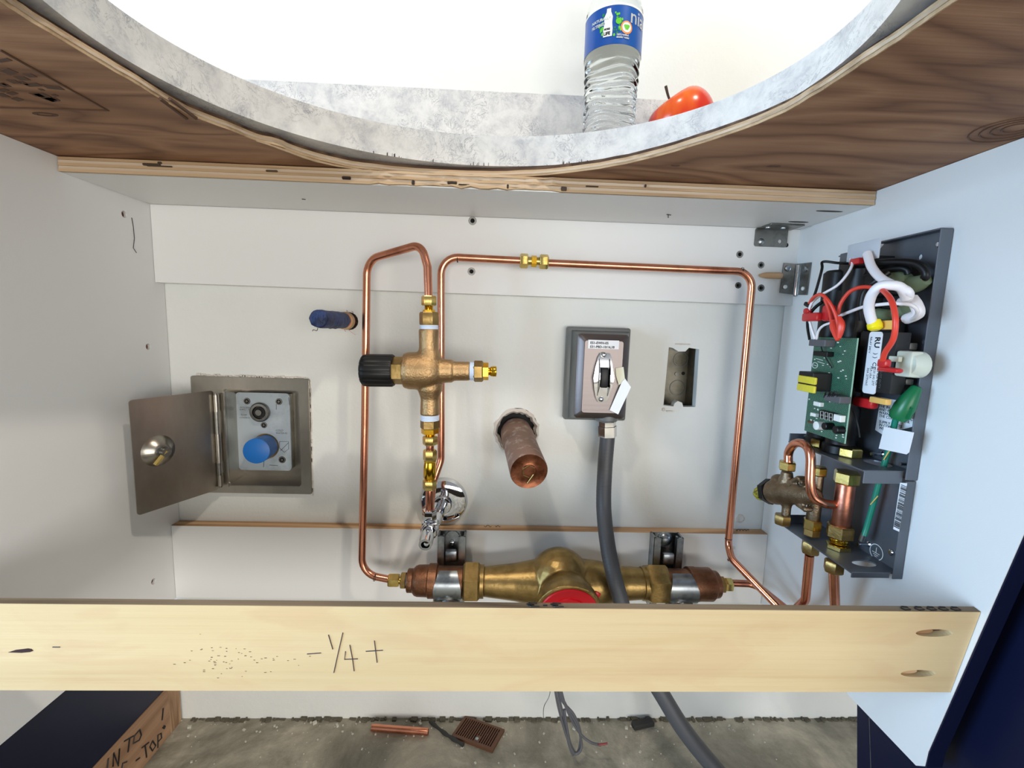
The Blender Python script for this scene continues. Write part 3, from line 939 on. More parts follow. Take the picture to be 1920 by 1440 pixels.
# ------------------------------------------------------------------ copper tubes
pipe('copper_pipe', 'tall copper loop from mixing valve top down to the left reducer', [
    P(804, 566, Y=YV), P(801.5, 500, Y=.548), P(790, 458, Y=.552), P(688, 487, Y=YT), P(684, 800, Y=YT), P(678, 1076, Y=YM+.006), P(738, 1088, Y=YM)],
    [.018, .018, .024, .3, .026], R38, bands=[(703, 1083, YM)])
pipe('copper_pipe', 'copper pipe from behind mixing valve across the top to brass union', [
    P(806, 962, Y=YV+.012), P(812, 905, Y=.590), P(827, 862, Y=YT), P(827, 700, Y=YT), P(827, 481, Y=YT), P(980, 489, Y=YT)],
    [.02, .03, .3, .022], R38, bands=[(858, 485, YT)])
pipe('copper_pipe', 'copper pipe from brass union to the right and down towards the heater', [
    P(1024, 493, Y=YT), P(1412, 510, Y=YT), P(1365, 1022, Y=YT), P(1372, 1048, Y=.58), P(1490, 1170, Y=.500), P(1566, 1150, Y=.455), P(1563, 1066, Y=.438)],
    [.022, .03, .02, .03, .022], R38, bands=[(1390, 508, YT), (1366, 1010, YT)])
pipe('copper_pipe', 'short copper pipe from the right reducer rising to the heater inlet', [
    P(1366, 1093, Y=YM), P(1416, 1095, Y=.583), P(1484, 1150, Y=.530), P(1510, 1125, Y=.495), P(1518, 1040, Y=.482)],
    [.018, .02, .02], R38)
un = thing('brass_union', 'small brass compression union in the horizontal copper pipe', 'fitting')
chainrun(un, P(976, 489, Y=YT), P(1028, 491, Y=YT), 976, 1028, [
    ('nut', 'brass', 975, 990, 13.5, 13.5, 'hex'), ('body', 'brass', 989, 1013, 8, 8, 'thread'), ('centre_hex', 'brass_bright', 996, 1006, 10.5, 10.5, 'hexf'), ('nut', 'brass', 1012, 1028, 13.5, 13.5, 'hex')])

# ------------------------------------------------------------------ stub-outs
cs = thing('capped_stub', 'thick dusty copper stub-out with a brown capped end', 'pipe')
b0, b1 = V((.0315, YW+.01, EYE.z-.154)), V((.0430, .532, EYE.z-.1735))
ax = b1-b0
b = bm_(); lathe(b, b0, ax, [(0, .0232), (.02, .0240), (.034, .0240), (.036, .0232), (.09, .0234), (ax.length-.001, .0236), (ax.length, .023)], 40, caps=False); obj('pipe', b, 'copper_dusty', cs)
b = bm_()
L = ax.length
lathe(b, b0, ax, [(L-.004, .0231), (L-.0002, .0231), (L-.0015, .0185), (L-.0025, .013), (L-.0015, .009), (L-.0008, .0085), (L-.0008, .0001)], 40, caps=False); obj('end_cap', b, 'copper_old', cs)
b = bm_()
x_, y_, z_ = frame(ax)
for i in range(4):
    a = math.radians(35+60*i)
    a2 = a+math.radians(60)
    tube(b, [b1+z_*.0004+(x_*math.cos(a)+y_*math.sin(a))*.0085, b1+z_*.0004+(x_*math.cos(a2)+y_*math.sin(a2))*.0085], .0007, 6)
tube(b, [b1+z_*.0004+x_*.006-y_*.004, b1+z_*.0002-x_*.001-y_*.016], .0008, 6)
obj('cap_marks', b, 'brass_dull', cs)
b = bm_()
rg = []
random.seed(4)
for i in range(40):
    a = 2*PI*i/40
    ro = .0335+random.uniform(-.0012, .0022); ri_ = .0275+random.uniform(-.0025, .0012)
    cc = V((.0315, 0, EYE.z-.150)); d_ = V((math.cos(a), 0, math.sin(a)))
    rg.append([b.verts.new(cc+d_*ro+V((0, YW-.0002, 0))), b.verts.new(cc+d_*(ro+ri_)/2+V((0, YW-.004-random.random()*.002, 0))), b.verts.new(cc+d_*ri_+V((0, YW+.006, 0)))])
for i in range(40):
    j = (i+1) % 40
    for q in range(2): b.faces.new((rg[i][q], rg[j][q], rg[j][q+1], rg[i][q+1]))
obj('plaster_ring', b, 'caulk', cs, 60, label='broken plaster collar')
b = bm_(); lathe(b, (.0315, YW+.013, EYE.z-.152), (0, 1, 0), [(0, .034), (.03, .034)], 24); obj('cavity_disc', b, 'hole', cs)  # near-black disc paints the dark of the wall opening

bs = thing('taped_stub', 'small stub-out wrapped in blue tape', 'pipe')
t0, t1 = V((-.2099, YW+.008, EYE.z+.0036)), V((-.2072, .530, EYE.z+.0046))
b = bm_()
ax = t1-t0; L = ax.length
pr_ = []
for q in range(13):
    pr_.append((.038+(L-.038)*q/12, .0108+random.uniform(-.0004, .0007)))
pr_ += [(L+.0015, .0092), (L+.001, .005), (L+.002, .001)]
lathe(b, t0, ax, pr_, 18)
for v in b.verts: v.co += V((random.uniform(-.0005, .0005), 0, random.uniform(-.0005, .0005)))
obj('tape_wrap', b, 'blue_tape', bs, 50)
b = bm_(); lathe(b, t0, ax, [(0, .0098), (.04, .0098)], 20); obj('pipe', b, 'copper', bs)
b = bm_(); lathe(b, t0+ax.normalized()*.022, ax, [(0, .0112), (.001, .0122), (.010, .0118), (.011, .0106)], 20); obj('paper_collar', b, 'pine_raw', bs)
b = bm_(); lathe(b, (t0.x, YW+.0015, t0.z), (0, 1, 0), [(0, .0128), (.02, .0128)], 20); obj('cavity_disc', b, 'hole', bs)  # black disc behind the opening, its shade given as colour
b = bm_()
for i in range(7):
    a = random.uniform(0, 2*PI); c0 = t0+ax.normalized()*.018+V((math.cos(a)*.011, 0, math.sin(a)*.011))
    tube(b, smoothpath([c0, c0+V((random.uniform(-.004, .006), -.003, random.uniform(-.004, .004))), c0+V((random.uniform(-.006, .006), -.001, random.uniform(-.010, .004)))], 4), .00025, 4)
tube(b, smoothpath([P(596, 615, Y=.535), P(594, 620, Y=.533), P(588, 618, Y=.532), P(586, 621, Y=.532)], 4), .0004, 5)
obj('frayed_threads', b, 'copper_old', bs)

# ------------------------------------------------------------------ brass body assembly on the lower strip
bv = thing('brass_filter', 'large brass pipe body with a red cap, clamped along the lower strip', 'valve')
aL, aR = P(740, 1088, Y=YM), P(1371, 1096, Y=YM)
AX = lambda x: aL+(aR-aL)*((x-740)/631)
chainrun(bv, aL, aR, 740, 1371, [
    ('compression_nut', 'brass', 729, 749, 13, 13, 'hex'),
    ('neck', 'brass', 748, 754, 7, 7, 'cyl'),
    ('bushing_hex', 'brass_dull', 752, 762, 16, 16, 'hex'),
    ('thread_tape', 'teflon', 761, 766, 12, 12, 'tape'),
    ('bronze_ring', 'bronze_red', 764, 777, 21.5, 21.5, 'cyl'),
    ('bronze_coupling', 'bronze_red', 774, 865, 26, 30, 'prof', [(0, 22), (.04, 26), (.10, 28), (.30, 28.5), (.32, 31), (.48, 31), (.5, 27), (1, 27)]),
    ('union_nut', 'brass_dull', 866, 897, 38, 38, 'hex'),
    ('collar', 'brass_dull', 896, 904, 30, 30, 'cyl'),
    ('collar', 'brass_dull', 1199, 1210, 30, 30, 'cyl'),
    ('union_nut', 'brass_dull', 1206, 1246, 37, 37, 'hex'),
    ('bronze_coupling', 'bronze_red', 1244, 1336, 26, 30, 'prof', [(0, 27), (.46, 27), (.48, 31), (.62, 31), (.66, 30), (.93, 30), (1, 25)]),
    ('bronze_ring', 'bronze_red', 1334, 1344, 25, 24, 'cyl'),
    ('bushing_hex', 'brass_dull', 1343, 1356, 16, 16, 'hex'),
    ('compression_nut', 'brass', 1355, 1371, 13, 13, 'hex')])
k = mpp(AX(1050))
b = bm_()
lathe(b, AX(902), aR-aL, [(0, 26*k), (.006, 27*k), (60*k, 33*k), (95*k, 40*k), (120*k, 44*k), (175*k, 44*k), (215*k, 40*k), (262*k, 31*k), (300*k, 28*k), (303*k, 27*k)], 32)
cc = P(1048, 1088, Y=YM-.002)
bmesh.ops.create_uvsphere(b, u_segments=24, v_segments=16, radius=58*k, matrix=Matrix.Translation(cc) @ Matrix.Diagonal((1.0, .86, 1.06, 1)))
capc = P(1066, 1150, Y=.522)
adir = V((0, -1, -.22)).normalized()
lathe(b, capc-adir*.042, adir, [(0, .030), (.018, .0375), (.030, .0415), (.0405, .0425), (.041, .0395)], 32)
obj('body', b, 'brass_dull', bv, 50, mods='cast')
b = bm_(); lathe(b, capc-adir*.004, adir, [(0, .0375), (.004, .0378), (.0052, .0366), (.0044, .024), (.0060, .0235), (.0060, .0001)], 40, caps=False)
q0 = P(1118, 1116, Y=.530)
box(b, q0+adir*.0, (.009, .004, .010), .002, Matrix.Rotation(.5, 3, 'Y'), 2)
obj('red_cap', b, 'red', bv, label='glossy red cap')
for s0, s1, tl in ((813, 863, 0), (1242, 1296, .10)):
    p0, p1 = AX(s0), AX(s1)
    ch = thing('strut_channel', 'galvanised strut channel under the left clamp' if s0 < 900 else 'galvanised strut channel under the right clamp', 'bracket', 'strut channels')
    if s0 < 900: pa, pb = P(821, 1003, Y=.612), P(873, 1003, Y=.612)
    else: pa, pb = P(1226, 1006, Y=.612), P(1280, 1008, Y=.612)
    z1_, z0_ = pa.z, ZN0+.002
    yb_, yf_ = YN-.0006, YN-.0206
    b = bm_()
    bb(b, (pa.x, yb_-.0025, z0_), (pb.x, yb_, z1_))
    for x0, x1 in ((pa.x, pa.x+.0025), (pb.x-.0025, pb.x)): bb(b, (x0, yf_, z0_), (x1, yb_, z1_))
    for x0, x1 in ((pa.x, pa.x+.0095), (pb.x-.0095, pb.x)):
        bb(b, (x0, yf_, z0_), (x1, yf_+.0025, z1_))
    for x0, x1 in ((pa.x+.007, pa.x+.0095), (pb.x-.0095, pb.x-.007)): bb(b, (x0, yf_, z0_), (x1, yf_+.008, z1_))
    obj('channel', b, 'zinc', ch, 30)
    mx_ = (pa.x+pb.x)/2
    b = bm_()
    if s0 < 900:
        slab(b, circ(mx_, z1_-.013, .0115, 22, .014), [circ(mx_, z1_-.015, .003, 10)], lambda u, v, w_: V((u, yb_-.0045+w_, v)), .0018)
    else:
        lathe(b, (mx_, yb_-.003, z1_-.009), (0, -1, 0), [(0, .011), (.003, .010), (.006, .007), (.0075, .002)], 22)
    obj('washer', b, 'zinc', ch)
    b = bm_(); lathe(b, (mx_, yb_-.0045, z1_-(.015 if s0 < 900 else .009)), (0, -1, 0), [(0, .0034), (.004, .0034), (.0048, .002)], 12); obj('screw', b, 'chrome', ch)
    # strap
    cl = thing('pipe_clamp', 'zinc strap clamp holding the left end of the brass body' if s0 < 900 else 'zinc strap clamp holding the right end of the brass body', 'clamp', 'strap clamps')
    b = bm_()
    axn = (p1-p0).normalized()
    r_ = 31.2*mpp(p0)
    L = (p1-p0).length
    if s0 < 900: p0 = p0+axn*.001
    n_ = 22
    rows = []
    for i in range(n_+1):
        t = i/n_
        a = math.radians(118+t*(306-118)) if True else 0
        d_ = V((0, math.cos(a), math.sin(a)))        # from upper back over the front (-Y) to the lower front
        wd = .70+.38*min(1, t*3.2)
        if t > .86: wd = max(.30, wd*(1-(t-.86)*4.2))
        sh = tl*L*(t-.3)
        c0 = p0+axn*(L*(.5-.5*wd*.92)+sh); c1 = p0+axn*(L*(.5+.5*wd*.92)+sh)
        rows.append([b.verts.new(c0+d_*r_), b.verts.new(c1+d_*r_), b.verts.new(c1+d_*(r_+.0018)), b.verts.new(c0+d_*(r_+.0018))])
    for i in range(n_):
        for q in range(4): b.faces.new((rows[i][q], rows[i+1][q], rows[i+1][(q+1) % 4], rows[i][(q+1) % 4]))
    b.faces.new(rows[0][::-1]); b.faces.new(rows[-1])
    bmesh.ops.recalc_face_normals(b, faces=b.faces)
    obj('strap', b, 'zinc', cl, 35)
    pm = (p0+p1)/2
    b = bm_(); bb(b, (mx_-.0085, yf_-.004, pm.z+r_*.74), (mx_+.0085, yf_+.004, pm.z+r_*.80+.016), .003, 2); obj('hook', b, 'zinc', cl)
    b = bm_()
    a = math.radians(270-18)
    q = pm+V((0, -r_*1.02, -r_*.52)); hexa(b, q+V((-.001, .004, -.004)), (0, -.8, -.5), .006, .0052); obj('bolt', b, 'zinc', cl)
    b = bm_(); lathe(b, pm+V((-.001, -r_*.35, -r_*1.05)), (0, -.75, -.66), [(0, .019), (.004, .0195), (.006, .016), (.006, .0001)], 24, caps=False); obj('lower_lug', b, 'galv', cl)

# ------------------------------------------------------------------ disconnect switch
sw = thing('switch_box', 'grey surface switch box with a stainless cover and black rocker', 'switch')
q = [P(1062, 612, Y=YW-.001), P(1176, 614, Y=YW-.001), P(1170, 782, Y=YW-.001), P(1053, 783, Y=YW-.001)]
x0, x1, z1, z0 = (q[0].x+q[3].x)/2, (q[1].x+q[2].x)/2, q[0].z, q[3].z
b = bm_(); bb(b, (x0, YW-.016, z0), (x1, YW-.0005, z1), .003, 2); obj('back_box', b, 'grey_paint', sw, 30)
c = [P(1083, 625, Y=.605), P(1180, 627, Y=.605), P(1172, 785, Y=.605), P(1076, 783, Y=.605)]
cx0, cx1, cz1, cz0 = (c[0].x+c[3].x)/2, (c[1].x+c[2].x)/2-.001, c[0].z, c[3].z
b = bm_()
lo = [(x0+.006, YW-.016, z0+.003), (x1-.003, YW-.016, z0+.003), (x1-.003, YW-.016, z1-.005), (x0+.006, YW-.016, z1-.005)]
hi = [(cx0+.001, .607, cz0+.001), (cx1-.001, .607, cz0+.001), (cx1-.001, .607, cz1-.001), (cx0+.001, .607, cz1-.001)]
A_ = [b.verts.new(v) for v in lo]; B_ = [b.verts.new(v) for v in hi]
b.faces.new(B_)
for i in range(4): b.faces.new((A_[i], A_[(i+1) % 4], B_[(i+1) % 4], B_[i]))
bmesh.ops.recalc_face_normals(b, faces=b.faces)
obj('box_body', b, 'grey_paint', sw, 30)
b = bm_()
lv = [(0, .607), (.0, .604), (.0035, .6005), (.0085, .598), (.0090, .5972)]
rgs = []
for ins, y_ in lv:
    rgs.append([b.verts.new((u, y_, v)) for u, v in rrect(cx0+ins, cz0+ins, cx1-ins, cz1-ins, max(.003, .005-ins*.2), 4)])
for a_, c_ in zip(rgs, rgs[1:]):
    for i in range(len(a_)): b.faces.new((a_[i], a_[(i+1) % len(a_)], c_[(i+1) % len(a_)], c_[i]))
b.faces.new(rgs[-1])
bmesh.ops.recalc_face_normals(b, faces=b.faces)
obj('cover_plate', b, 'cover_steel', sw, 28, label='raised stainless cover plate')
YC = .5970
mc = P(1131, 708, Y=YC)
b = bm_()
k = mpp(mc)
outl = [(-9, 46), (9, 46), (13, 38), (15, 20), (19, 0), (15, -22), (11, -38), (8, -46), (-8, -46), (-13, -38), (-17, -22), (-20, 0), (-17, 20), (-13, 38)]
slab(b, [(mc.x+u*k, mc.z+v*k) for u, v in outl], [[(mc.x+u*k, mc.z+v*k) for u, v in ((-8, -17), (8, -17), (8, 20), (-8, 20))]], lambda u, v, w_: V((u, YC-.0025-.0035*max(0, 1-abs(v-mc.z)/(46*k))+w_, v)), .002)
obj('toggle_guard', b, 'chrome', sw, 20)
b = bm_(); bb(b, (mc.x-7.5*k, YC-.009, mc.z-18*k), (mc.x+7.5*k, YC-.001, mc.z+19*k), .002, 2); obj('rocker', b, 'black', sw)
b = bm_()
quadplate(b, [(mc.x+8*k, YC-.004, mc.z-34*k), (mc.x+8*k, YC-.004, mc.z+36*k), (mc.x+9*k, YC-.011, mc.z+18*k), (mc.x+9*k, YC-.013, mc.z), (mc.x+9*k, YC-.011, mc.z-18*k)], (1, 0, 0), .0008); obj('guard_ear', b, 'chrome', sw)
b = bm_()
quadplate(b, [(mc.x-11*k, YC-.004, mc.z-34*k), (mc.x-11*k, YC-.004, mc.z+36*k), (mc.x-10*k, YC-.009, mc.z+18*k), (mc.x-10*k, YC-.010, mc.z), (mc.x-10*k, YC-.009, mc.z-18*k)], (1, 0, 0), .0008); obj('guard_ear', b, 'chrome', sw)
for px, py in ((1131, 665), (1126, 748)):
    p = P(px, py, Y=YC)
    b = bm_(); lathe(b, (p.x, YC-.001, p.z), (0, -1, 0), [(0, .0036), (.0028, .0034), (.0036, .002)], 14); obj('screw', b, 'chrome', sw)
l0, l1 = P(1103, 637, Y=YC), P(1160, 655, Y=YC)
b = bm_(); bb(b, (l0.x, YC-.0004, l1.z), (l1.x, YC+.0001, l0.z)); obj('printed_label', b, 'paper', sw, 0)
text('label_lettering', 'ES1-EWH-05', .0046, (l0.x+.0028, YC-.0006, l0.z-.0040), (1, 0, 0), (0, 0, 1), 'ink', sw, bold=.00012)
text('label_lettering', 'E31-PBD-10/16,18', .0044, (l0.x+.0028, YC-.0006, l0.z-.0092), (1, 0, 0), (0, 0, 1), 'ink', sw, bold=.00012)
tg = thing('adhesive_tag', 'bent white adhesive tag hanging off the switch cover', 'tag')
b = bm_()
quadplate(b, [P(1154, 690, Y=.5962), P(1169, 688, Y=.5962), P(1172, 714, Y=.593), P(1160, 722, Y=.594), P(1155, 705, Y=.5955)], (0, -1, 0), .0003); obj('sticky_end', b, 'masking', tg, 0)
b = bm_()
quadplate(b, [P(1172, 710, Y=.592), P(1183, 726, Y=.586), P(1159, 777, Y=.590), P(1143, 769, Y=.5955), P(1166, 716, Y=.592)], (0, -1, 0), .0003); obj('paper_end', b, 'paper', tg, 0)
# connector and conduit
cn = P(1139, 783, Y=.612)
b = bm_(); lathe(b, (cn.x, .618, cn.z+.004), (0, 0, -1), [(0, .017), (.007, .0165), (.010, .014)], 24); obj('hub', b, 'grey_paint', sw)
cd = thing('flexible_conduit', 'dark grey flexible conduit running down from the switch box', 'conduit')
cpts = [P(1139, 818, Y=.612), P(1134, 880, Y=.606), P(1132, 950, Y=.598), P(1139, 1020, Y=.570), P(1151, 1080, Y=.549), P(1165, 1130, Y=.540), P(1190, 1215, Y=.530), P(1240, 1300, Y=.512), P(1285, 1372, Y=.50), P(1345, 1446, Y=.49), P(1420, 1530, Y=.465), P(1500, 1615, Y=.435), P(1590, 1690, Z=.0110), P(1720, 1770, Z=.0108)]
b = bm_()
cp = smoothpath(cpts, 10)
tube(b, cp, .0104, 24)
obj('jacket', b, 'conduit', cd, 60)
b = bm_()
for i in range(4, 74):
    c0 = cp[i]; d_ = (cp[i+1]-cp[i-1]).normalized()
    if i < 62: lathe(b, c0-d_*.0008, d_, [(0, .0103), (.0008, .01062), (.0016, .0103)], 24, caps=False)
o = obj('spiral_ribs', b, 'conduit', cd, 60); o['kind'] = 'stuff'
chainrun(cd, P(1139, 794, Y=.612), P(1139, 818, Y=.612), 794, 818, [
    ('lock_ring', 'chrome', 789, 800, 16, 16, 'hex'), ('connector_nut', 'chrome', 798, 819, 17.5, 17.5, 'hexf')])

# ------------------------------------------------------------------ recessed electrical box
rb = thing('electrical_box', 'empty galvanised electrical box recessed in the wall', 'electrical box')
xs = [p.x for p in rec]; zs_ = [p.z for p in rec]
X0, X1, Z0, Z1 = min(xs)-.003, max(xs)+.003, min(zs_)-.004, max(zs_)+.004
Yb = YW+.045
b = bm_(); bb(b, (X0, Yb, Z0), (X1, Yb+.0015, Z1)); obj('back_plate', b, 'box_inside', rb, 0)
b = bm_()
for lo_, hi_ in (((X0-.0015, YW+.0125, Z0), (X0, Yb, Z1)), ((X1, YW+.0125, Z0), (X1+.0015, Yb, Z1)), ((X0, YW+.0125, Z0-.0015), (X1, Yb, Z0)), ((X0, YW+.0125, Z1), (X1, Yb, Z1+.0015))): bb(b, lo_, hi_)
obj('box_walls', b, 'box_inside', rb, 0)
for px, py, r in ((1276, 674, .0115), (1270, 727, .0125)):
    p = P(px, py, Y=Yb); b = bm_(); lathe(b, (p.x, Yb-.0001, p.z), (0, -1, 0), [(0, r), (.0010, r), (.0010, r-.0012), (.0001, r-.0014)], 26, caps=False); obj('knockout', b, 'grey_paint', rb)
p = P(1268, 701, Y=Yb); b = bm_(); lathe(b, (p.x, Yb, p.z), (0, -1, 0), [(0, .003), (.002, .0028)], 12); obj('screw', b, 'galv', rb)
p = P(1281, 700, Y=Yb); b = bm_(); lathe(b, (p.x, Yb, p.z), (0, -1, 0), [(0, .0028), (.0003, .0028)], 12); obj('screw_hole', b, 'hole', rb)
p = P(1273, 757, Y=YW); b = bm_()
box(b, (X0+.012, YW-.001, Z0-.003), (.010, .003, .002), .0008); box(b, (X0+.003, YW-.0008, Z0-.001), (.004, .0025, .005), .0008); box(b, ((X0+X1)/2-.003, YW-.0008, Z1+.001), (.022, .0025, .0018), .0007)
o = obj('plaster_crumbs', b, 'caulk', rb); o['kind'] = 'stuff'

# ------------------------------------------------------------------ steel brackets
def Lbrk(name, label):
    return thing(name, label, 'bracket')
t = Lbrk('corner_bracket', 'small steel angle bracket fixed beneath the stretcher')
p0, p1 = P(1417, 424, Y=YN-.0008), P(1474, 464, Y=YN-.0008)
def holeplate(b, x0, z0, x1, z1, hl, y, t_):
    slab(b, rrect(x0, z0, x1, z1, .003), [circ(h[0], h[1], h[2], 10) for h in hl], lambda u, v, w_: V((u, y-w_, v)), t_)
b = bm_(); h2 = P(1461, 453, Y=YN)
holeplate(b, p0.x, p1.z, p1.x, Z_STR0-.0004, [(h2.x, h2.z, .0028)], YN-.0004, .0016); obj('plate', b, 'galv', t, 30)
b = bm_(); bb(b, (p0.x+.004, YN-.030, Z_STR0-.0022), (p1.x+.004, YN-.0005, Z_STR0-.0004), .0004); obj('flange', b, 'galv', t, 30)
for px, py in ((1427, 453),):
    p = P(px, py, Y=YN-.002); b = bm_(); lathe(b, (p.x, YN-.0018, p.z), (0, -1, 0), [(0, .0045), (.0012, .0042), (.0024, .0022)], 14); obj('screw', b, 'zinc', t)
for px in (1446, 1478):
    p = P(px, 424, Z=Z_STR0-.0022); b = bm_(); lathe(b, (p.x, YN-.014, Z_STR0-.0022), (0, 0, -1), [(0, .0035), (.0012, .0033), (.0018, .002)], 12); obj('screw', b, 'zinc', t)
b = bm_(); p = P(1477, 461, Y=YN-.0005); lathe(b, (p.x-.002, YN-.0002, p.z+.001), (0, -1, 0), [(0, .0030), (.0003, .0030)], 12); obj('screw_hole', b, 'hole', t)

t = Lbrk('hinge', 'worn steel butt hinge across the right rear corner')
q = [P(1469, 493, Y=YN-.001), P(1493, 495, Y=YN-.004), P(1490, 553, Y=YN-.004), P(1461, 549, Y=YN-.001)]
b = bm_(); quadplate(b, q, (0, -1, 0), .0014); obj('leaf', b, 'galv', t, 0)
XH = XR-.0006
qr = [P(1496, 495, X=XH-.001), P(1522, 492, X=XH), P(1514, 553, X=XH), P(1490, 553, X=XH-.001)]
b = bm_(); quadplate(b, qr, (-1, -.1, 0), .0014); obj('leaf', b, 'galv', t, 0)
b = bm_(); tube(b, [P(1496, 497, Y=YN-.008), P(1490, 556, Y=YN-.008)], .0019, 10); obj('pin', b, 'chrome', t)
for px, py in ((1477, 503), (1510, 505), (1472, 538), (1506, 541)):
    ok = py < 520
    pp = P(px, py, Y=YN-.004) if px < 1490 else P(px, py, X=XH-.0016); b = bm_(); lathe(b, pp, (0, -1, 0) if px < 1490 else (-1, 0, 0), [(0, .0042 if ok else .0028), (.0012, .0038 if ok else .0026), (.0018, .002)], 14); obj('screw' if ok else 'screw_hole', b, 'zinc' if ok else 'white_pl', t)
b = bm_(); p0_, p1_ = P(1424, 516, Y=YN-.004), P(1466, 517, Y=YN-.004)
lathe(b, p0_, p1_-p0_, [(0, .0015), (.004, .0030), (.010, .0042), (.028, .0046), (.031, .0040)], 12)
tag(obj('wood_plug', b, 'pine_raw', None), 'small tapered wood plug beside the corner hinge', 'plug')
# plugged hole low on the right
b = bm_(); p = P(1387, 972, Y=YW); lathe(b, (p.x, YW+.0002, p.z), (0, -1, 0), [(0, .0075), (.0012, .0065), (.0012, .0024), (.0002, .0022)], 12, caps=False)
for v in b.verts: v.co += V((random.uniform(-.0008, .0008), 0, random.uniform(-.0008, .0008)))
tag(obj('wall_anchor', b, 'caulk', None), 'crumbling white wall anchor near the lower right corner', 'anchor')
for px, py in ((1375, 1027), (1367, 1049)):
    p = P(px, py, Y=YN); b = bm_(); lathe(b, (p.x, YN, p.z), (0, -1, 0), [(0, .0028), (.0006, .0026)], 12); obj('filled_screw_hole', b, 'caulk' if py < 1040 else 'copper_old', cab)

# ------------------------------------------------------------------ stainless access box
ac = thing('access_box', 'stainless steel recessed access box with its door open', 'box')
o0, o1 = P(355, 703, Y=YW-.004), P(585, 927, Y=YW-.004)
ot = P(583, 712, Y=YW-.004)
i0, i1 = P(420, 729, Y=YW-.004), P(565, 912, Y=YW-.004)
FX0, FX1, FZ0, FZ1 = o0.x+.001, o1.x, o1.z, (o0.z+ot.z)/2
b = bm_()
slab(b, rrect(FX0, FZ0, FX1, FZ1, .003), [rrect(i0.x, i1.z, i1.x, i0.z, .004)], lambda u, v, w_: V((u, YW-.0045+w_, v)), .0040)
bmesh.ops.bevel(b, geom=[e for e in b.edges if all(v.co.y < YW-.004 for v in e.verts) and len(e.link_faces) == 2 and e.calc_face_angle(0) > 1], offset=.0008, segments=2, affect='EDGES')
obj('frame', b, 'stainless', ac, 25)
BY = YW+.040
b = bm_()
for lo_, hi_ in (((i0.x-.001, YW-.001, i1.z), (i0.x, BY, i0.z)), ((i1.x, YW-.001, i1.z), (i1.x+.001, BY, i0.z)), ((i0.x, YW-.001, i1.z-.001), (i1.x, BY, i1.z)), ((i0.x, YW-.001, i0.z), (i1.x, BY, i0.z+.001)), ((i0.x, BY, i1.z), (i1.x, BY+.001, i0.z))): bb(b, lo_, hi_)
obj('recess', b, 'stainless', ac, 0)
v0, v1 = P(443, 735, Y=YW+.026), P(548, 882, Y=YW+.026)
b = bm_()
st_ = P(500, 836, Y=YW+.026); kb = P(490, 772, Y=YW+.026)
slab(b, rrect(v0.x, v1.z, v1.x, v0.z, .005), [circ(st_.x, st_.z, .0195, 26)], lambda u, v, w_: V((u, YW+.024+w_, v)), .003)
obj('valve_plate', b, 'plate', ac, 30, label='pale metal valve plate with faint print')
b = bm_(); bb(b, (v0.x+.002, YW+.0275, v1.z+.002), (v1.x-.002, BY-.0005, v0.z-.002)); obj('valve_block', b, 'box_inside', ac, 0)
for px, py, r in ((463, 752, .0052), (523, 753, .0052), (495, 797, .0048), (529, 862, .0056)):
    p = P(px, py, Y=YW+.024)
    b = bm_(); lathe(b, (p.x, YW+.0242, p.z), (0, -1, 0), [(0, r), (.0008, r*.9), (.0009, r*.62), (.0002, r*.6), (.0002, r*.4), (.0012, r*.35), (.0012, .0001)], 16, caps=False); obj('plate_screw', b, 'galv', ac)
b = bm_(); lathe(b, (kb.x, YW+.0242, kb.z), (0, -1, 0), [(0, .0145), (.004, .0145), (.0052, .0132), (.0054, .0098), (.002, .0090), (.002, .0052), (.007, .0045), (.007, .0001)], 28, caps=False); obj('supply_stop', b, 'galv', ac)
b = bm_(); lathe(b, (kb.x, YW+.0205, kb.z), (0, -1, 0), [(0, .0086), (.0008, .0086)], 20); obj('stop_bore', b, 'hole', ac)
b = bm_(); lathe(b, (st_.x, YW+.0245, st_.z), (0, 1, 0), [(0, .0198), (.0004, .0185), (.006, .0185)], 28); obj('sleeve', b, 'brass_dull', ac)
be = P(480, 846, Y=.635)
b = bm_(); a0_ = V((st_.x, YW+.025, st_.z)); dd = V((be.x, .6355, be.z))-a0_
lathe(b, a0_, dd, [(0, .0170), (dd.length*.5, .0180), (dd.length-.0005, .0182), (dd.length, .0172)], 30); obj('stem_cap', b, 'blue', ac, label='blue plastic cap')
# door
ht, hb = P(404, 735, Y=.634), P(404, 913, Y=.634)
dx, dy = -.437, .541
hz1, hz0 = EYE.z-.0985, EYE.z-.2425
b = bm_()
hx, hy = ht.x-.003, .634
du = V((dx-hx, dy-hy, 0)); dl = du.length; du.normalize()
dn = V((du.y, -du.x, 0)); dn = dn if dn.x > 0 else -dn
def f_door(u, v, w_): return V((hx, hy, 0))+du*u+V((0, 0, v))-dn*w_
slab(b, rrect(0, hz0, dl, hz1, .004), [], f_door, .0012)
door = obj('door', b, 'stainless', ac, 0, label='open stainless door')
kp_ = P(297, 845, Y=.575)
t_ = (V((hx, hy, 0))-EYE).dot(dn)/ray(297, 845).dot(dn)
kp_ = EYE+ray(297, 845)*t_
b = bm_(); lathe(b, kp_-dn*.0002, dn, [(0, .020), (.0012, .0192), (.005, .016), (.0085, .0105), (.0098, .0085), (.0100, .0001)], 32); obj('lock_dome', b, 'stainless', door, 50)
b = bm_(); lathe(b, kp_+dn*.009, dn, [(0, .0078), (.002, .0078), (.0022, .006), (.008, .0055)], 20); obj('lock_barrel', b, 'galv', door)
b = bm_(); c0 = kp_+dn*.015
tube(b, [c0+V((.001, 0, .002)), c0+V((-.008, -.008, -.014))], .0027, 4)
obj('cam_lever', b, 'brass', door, 0)
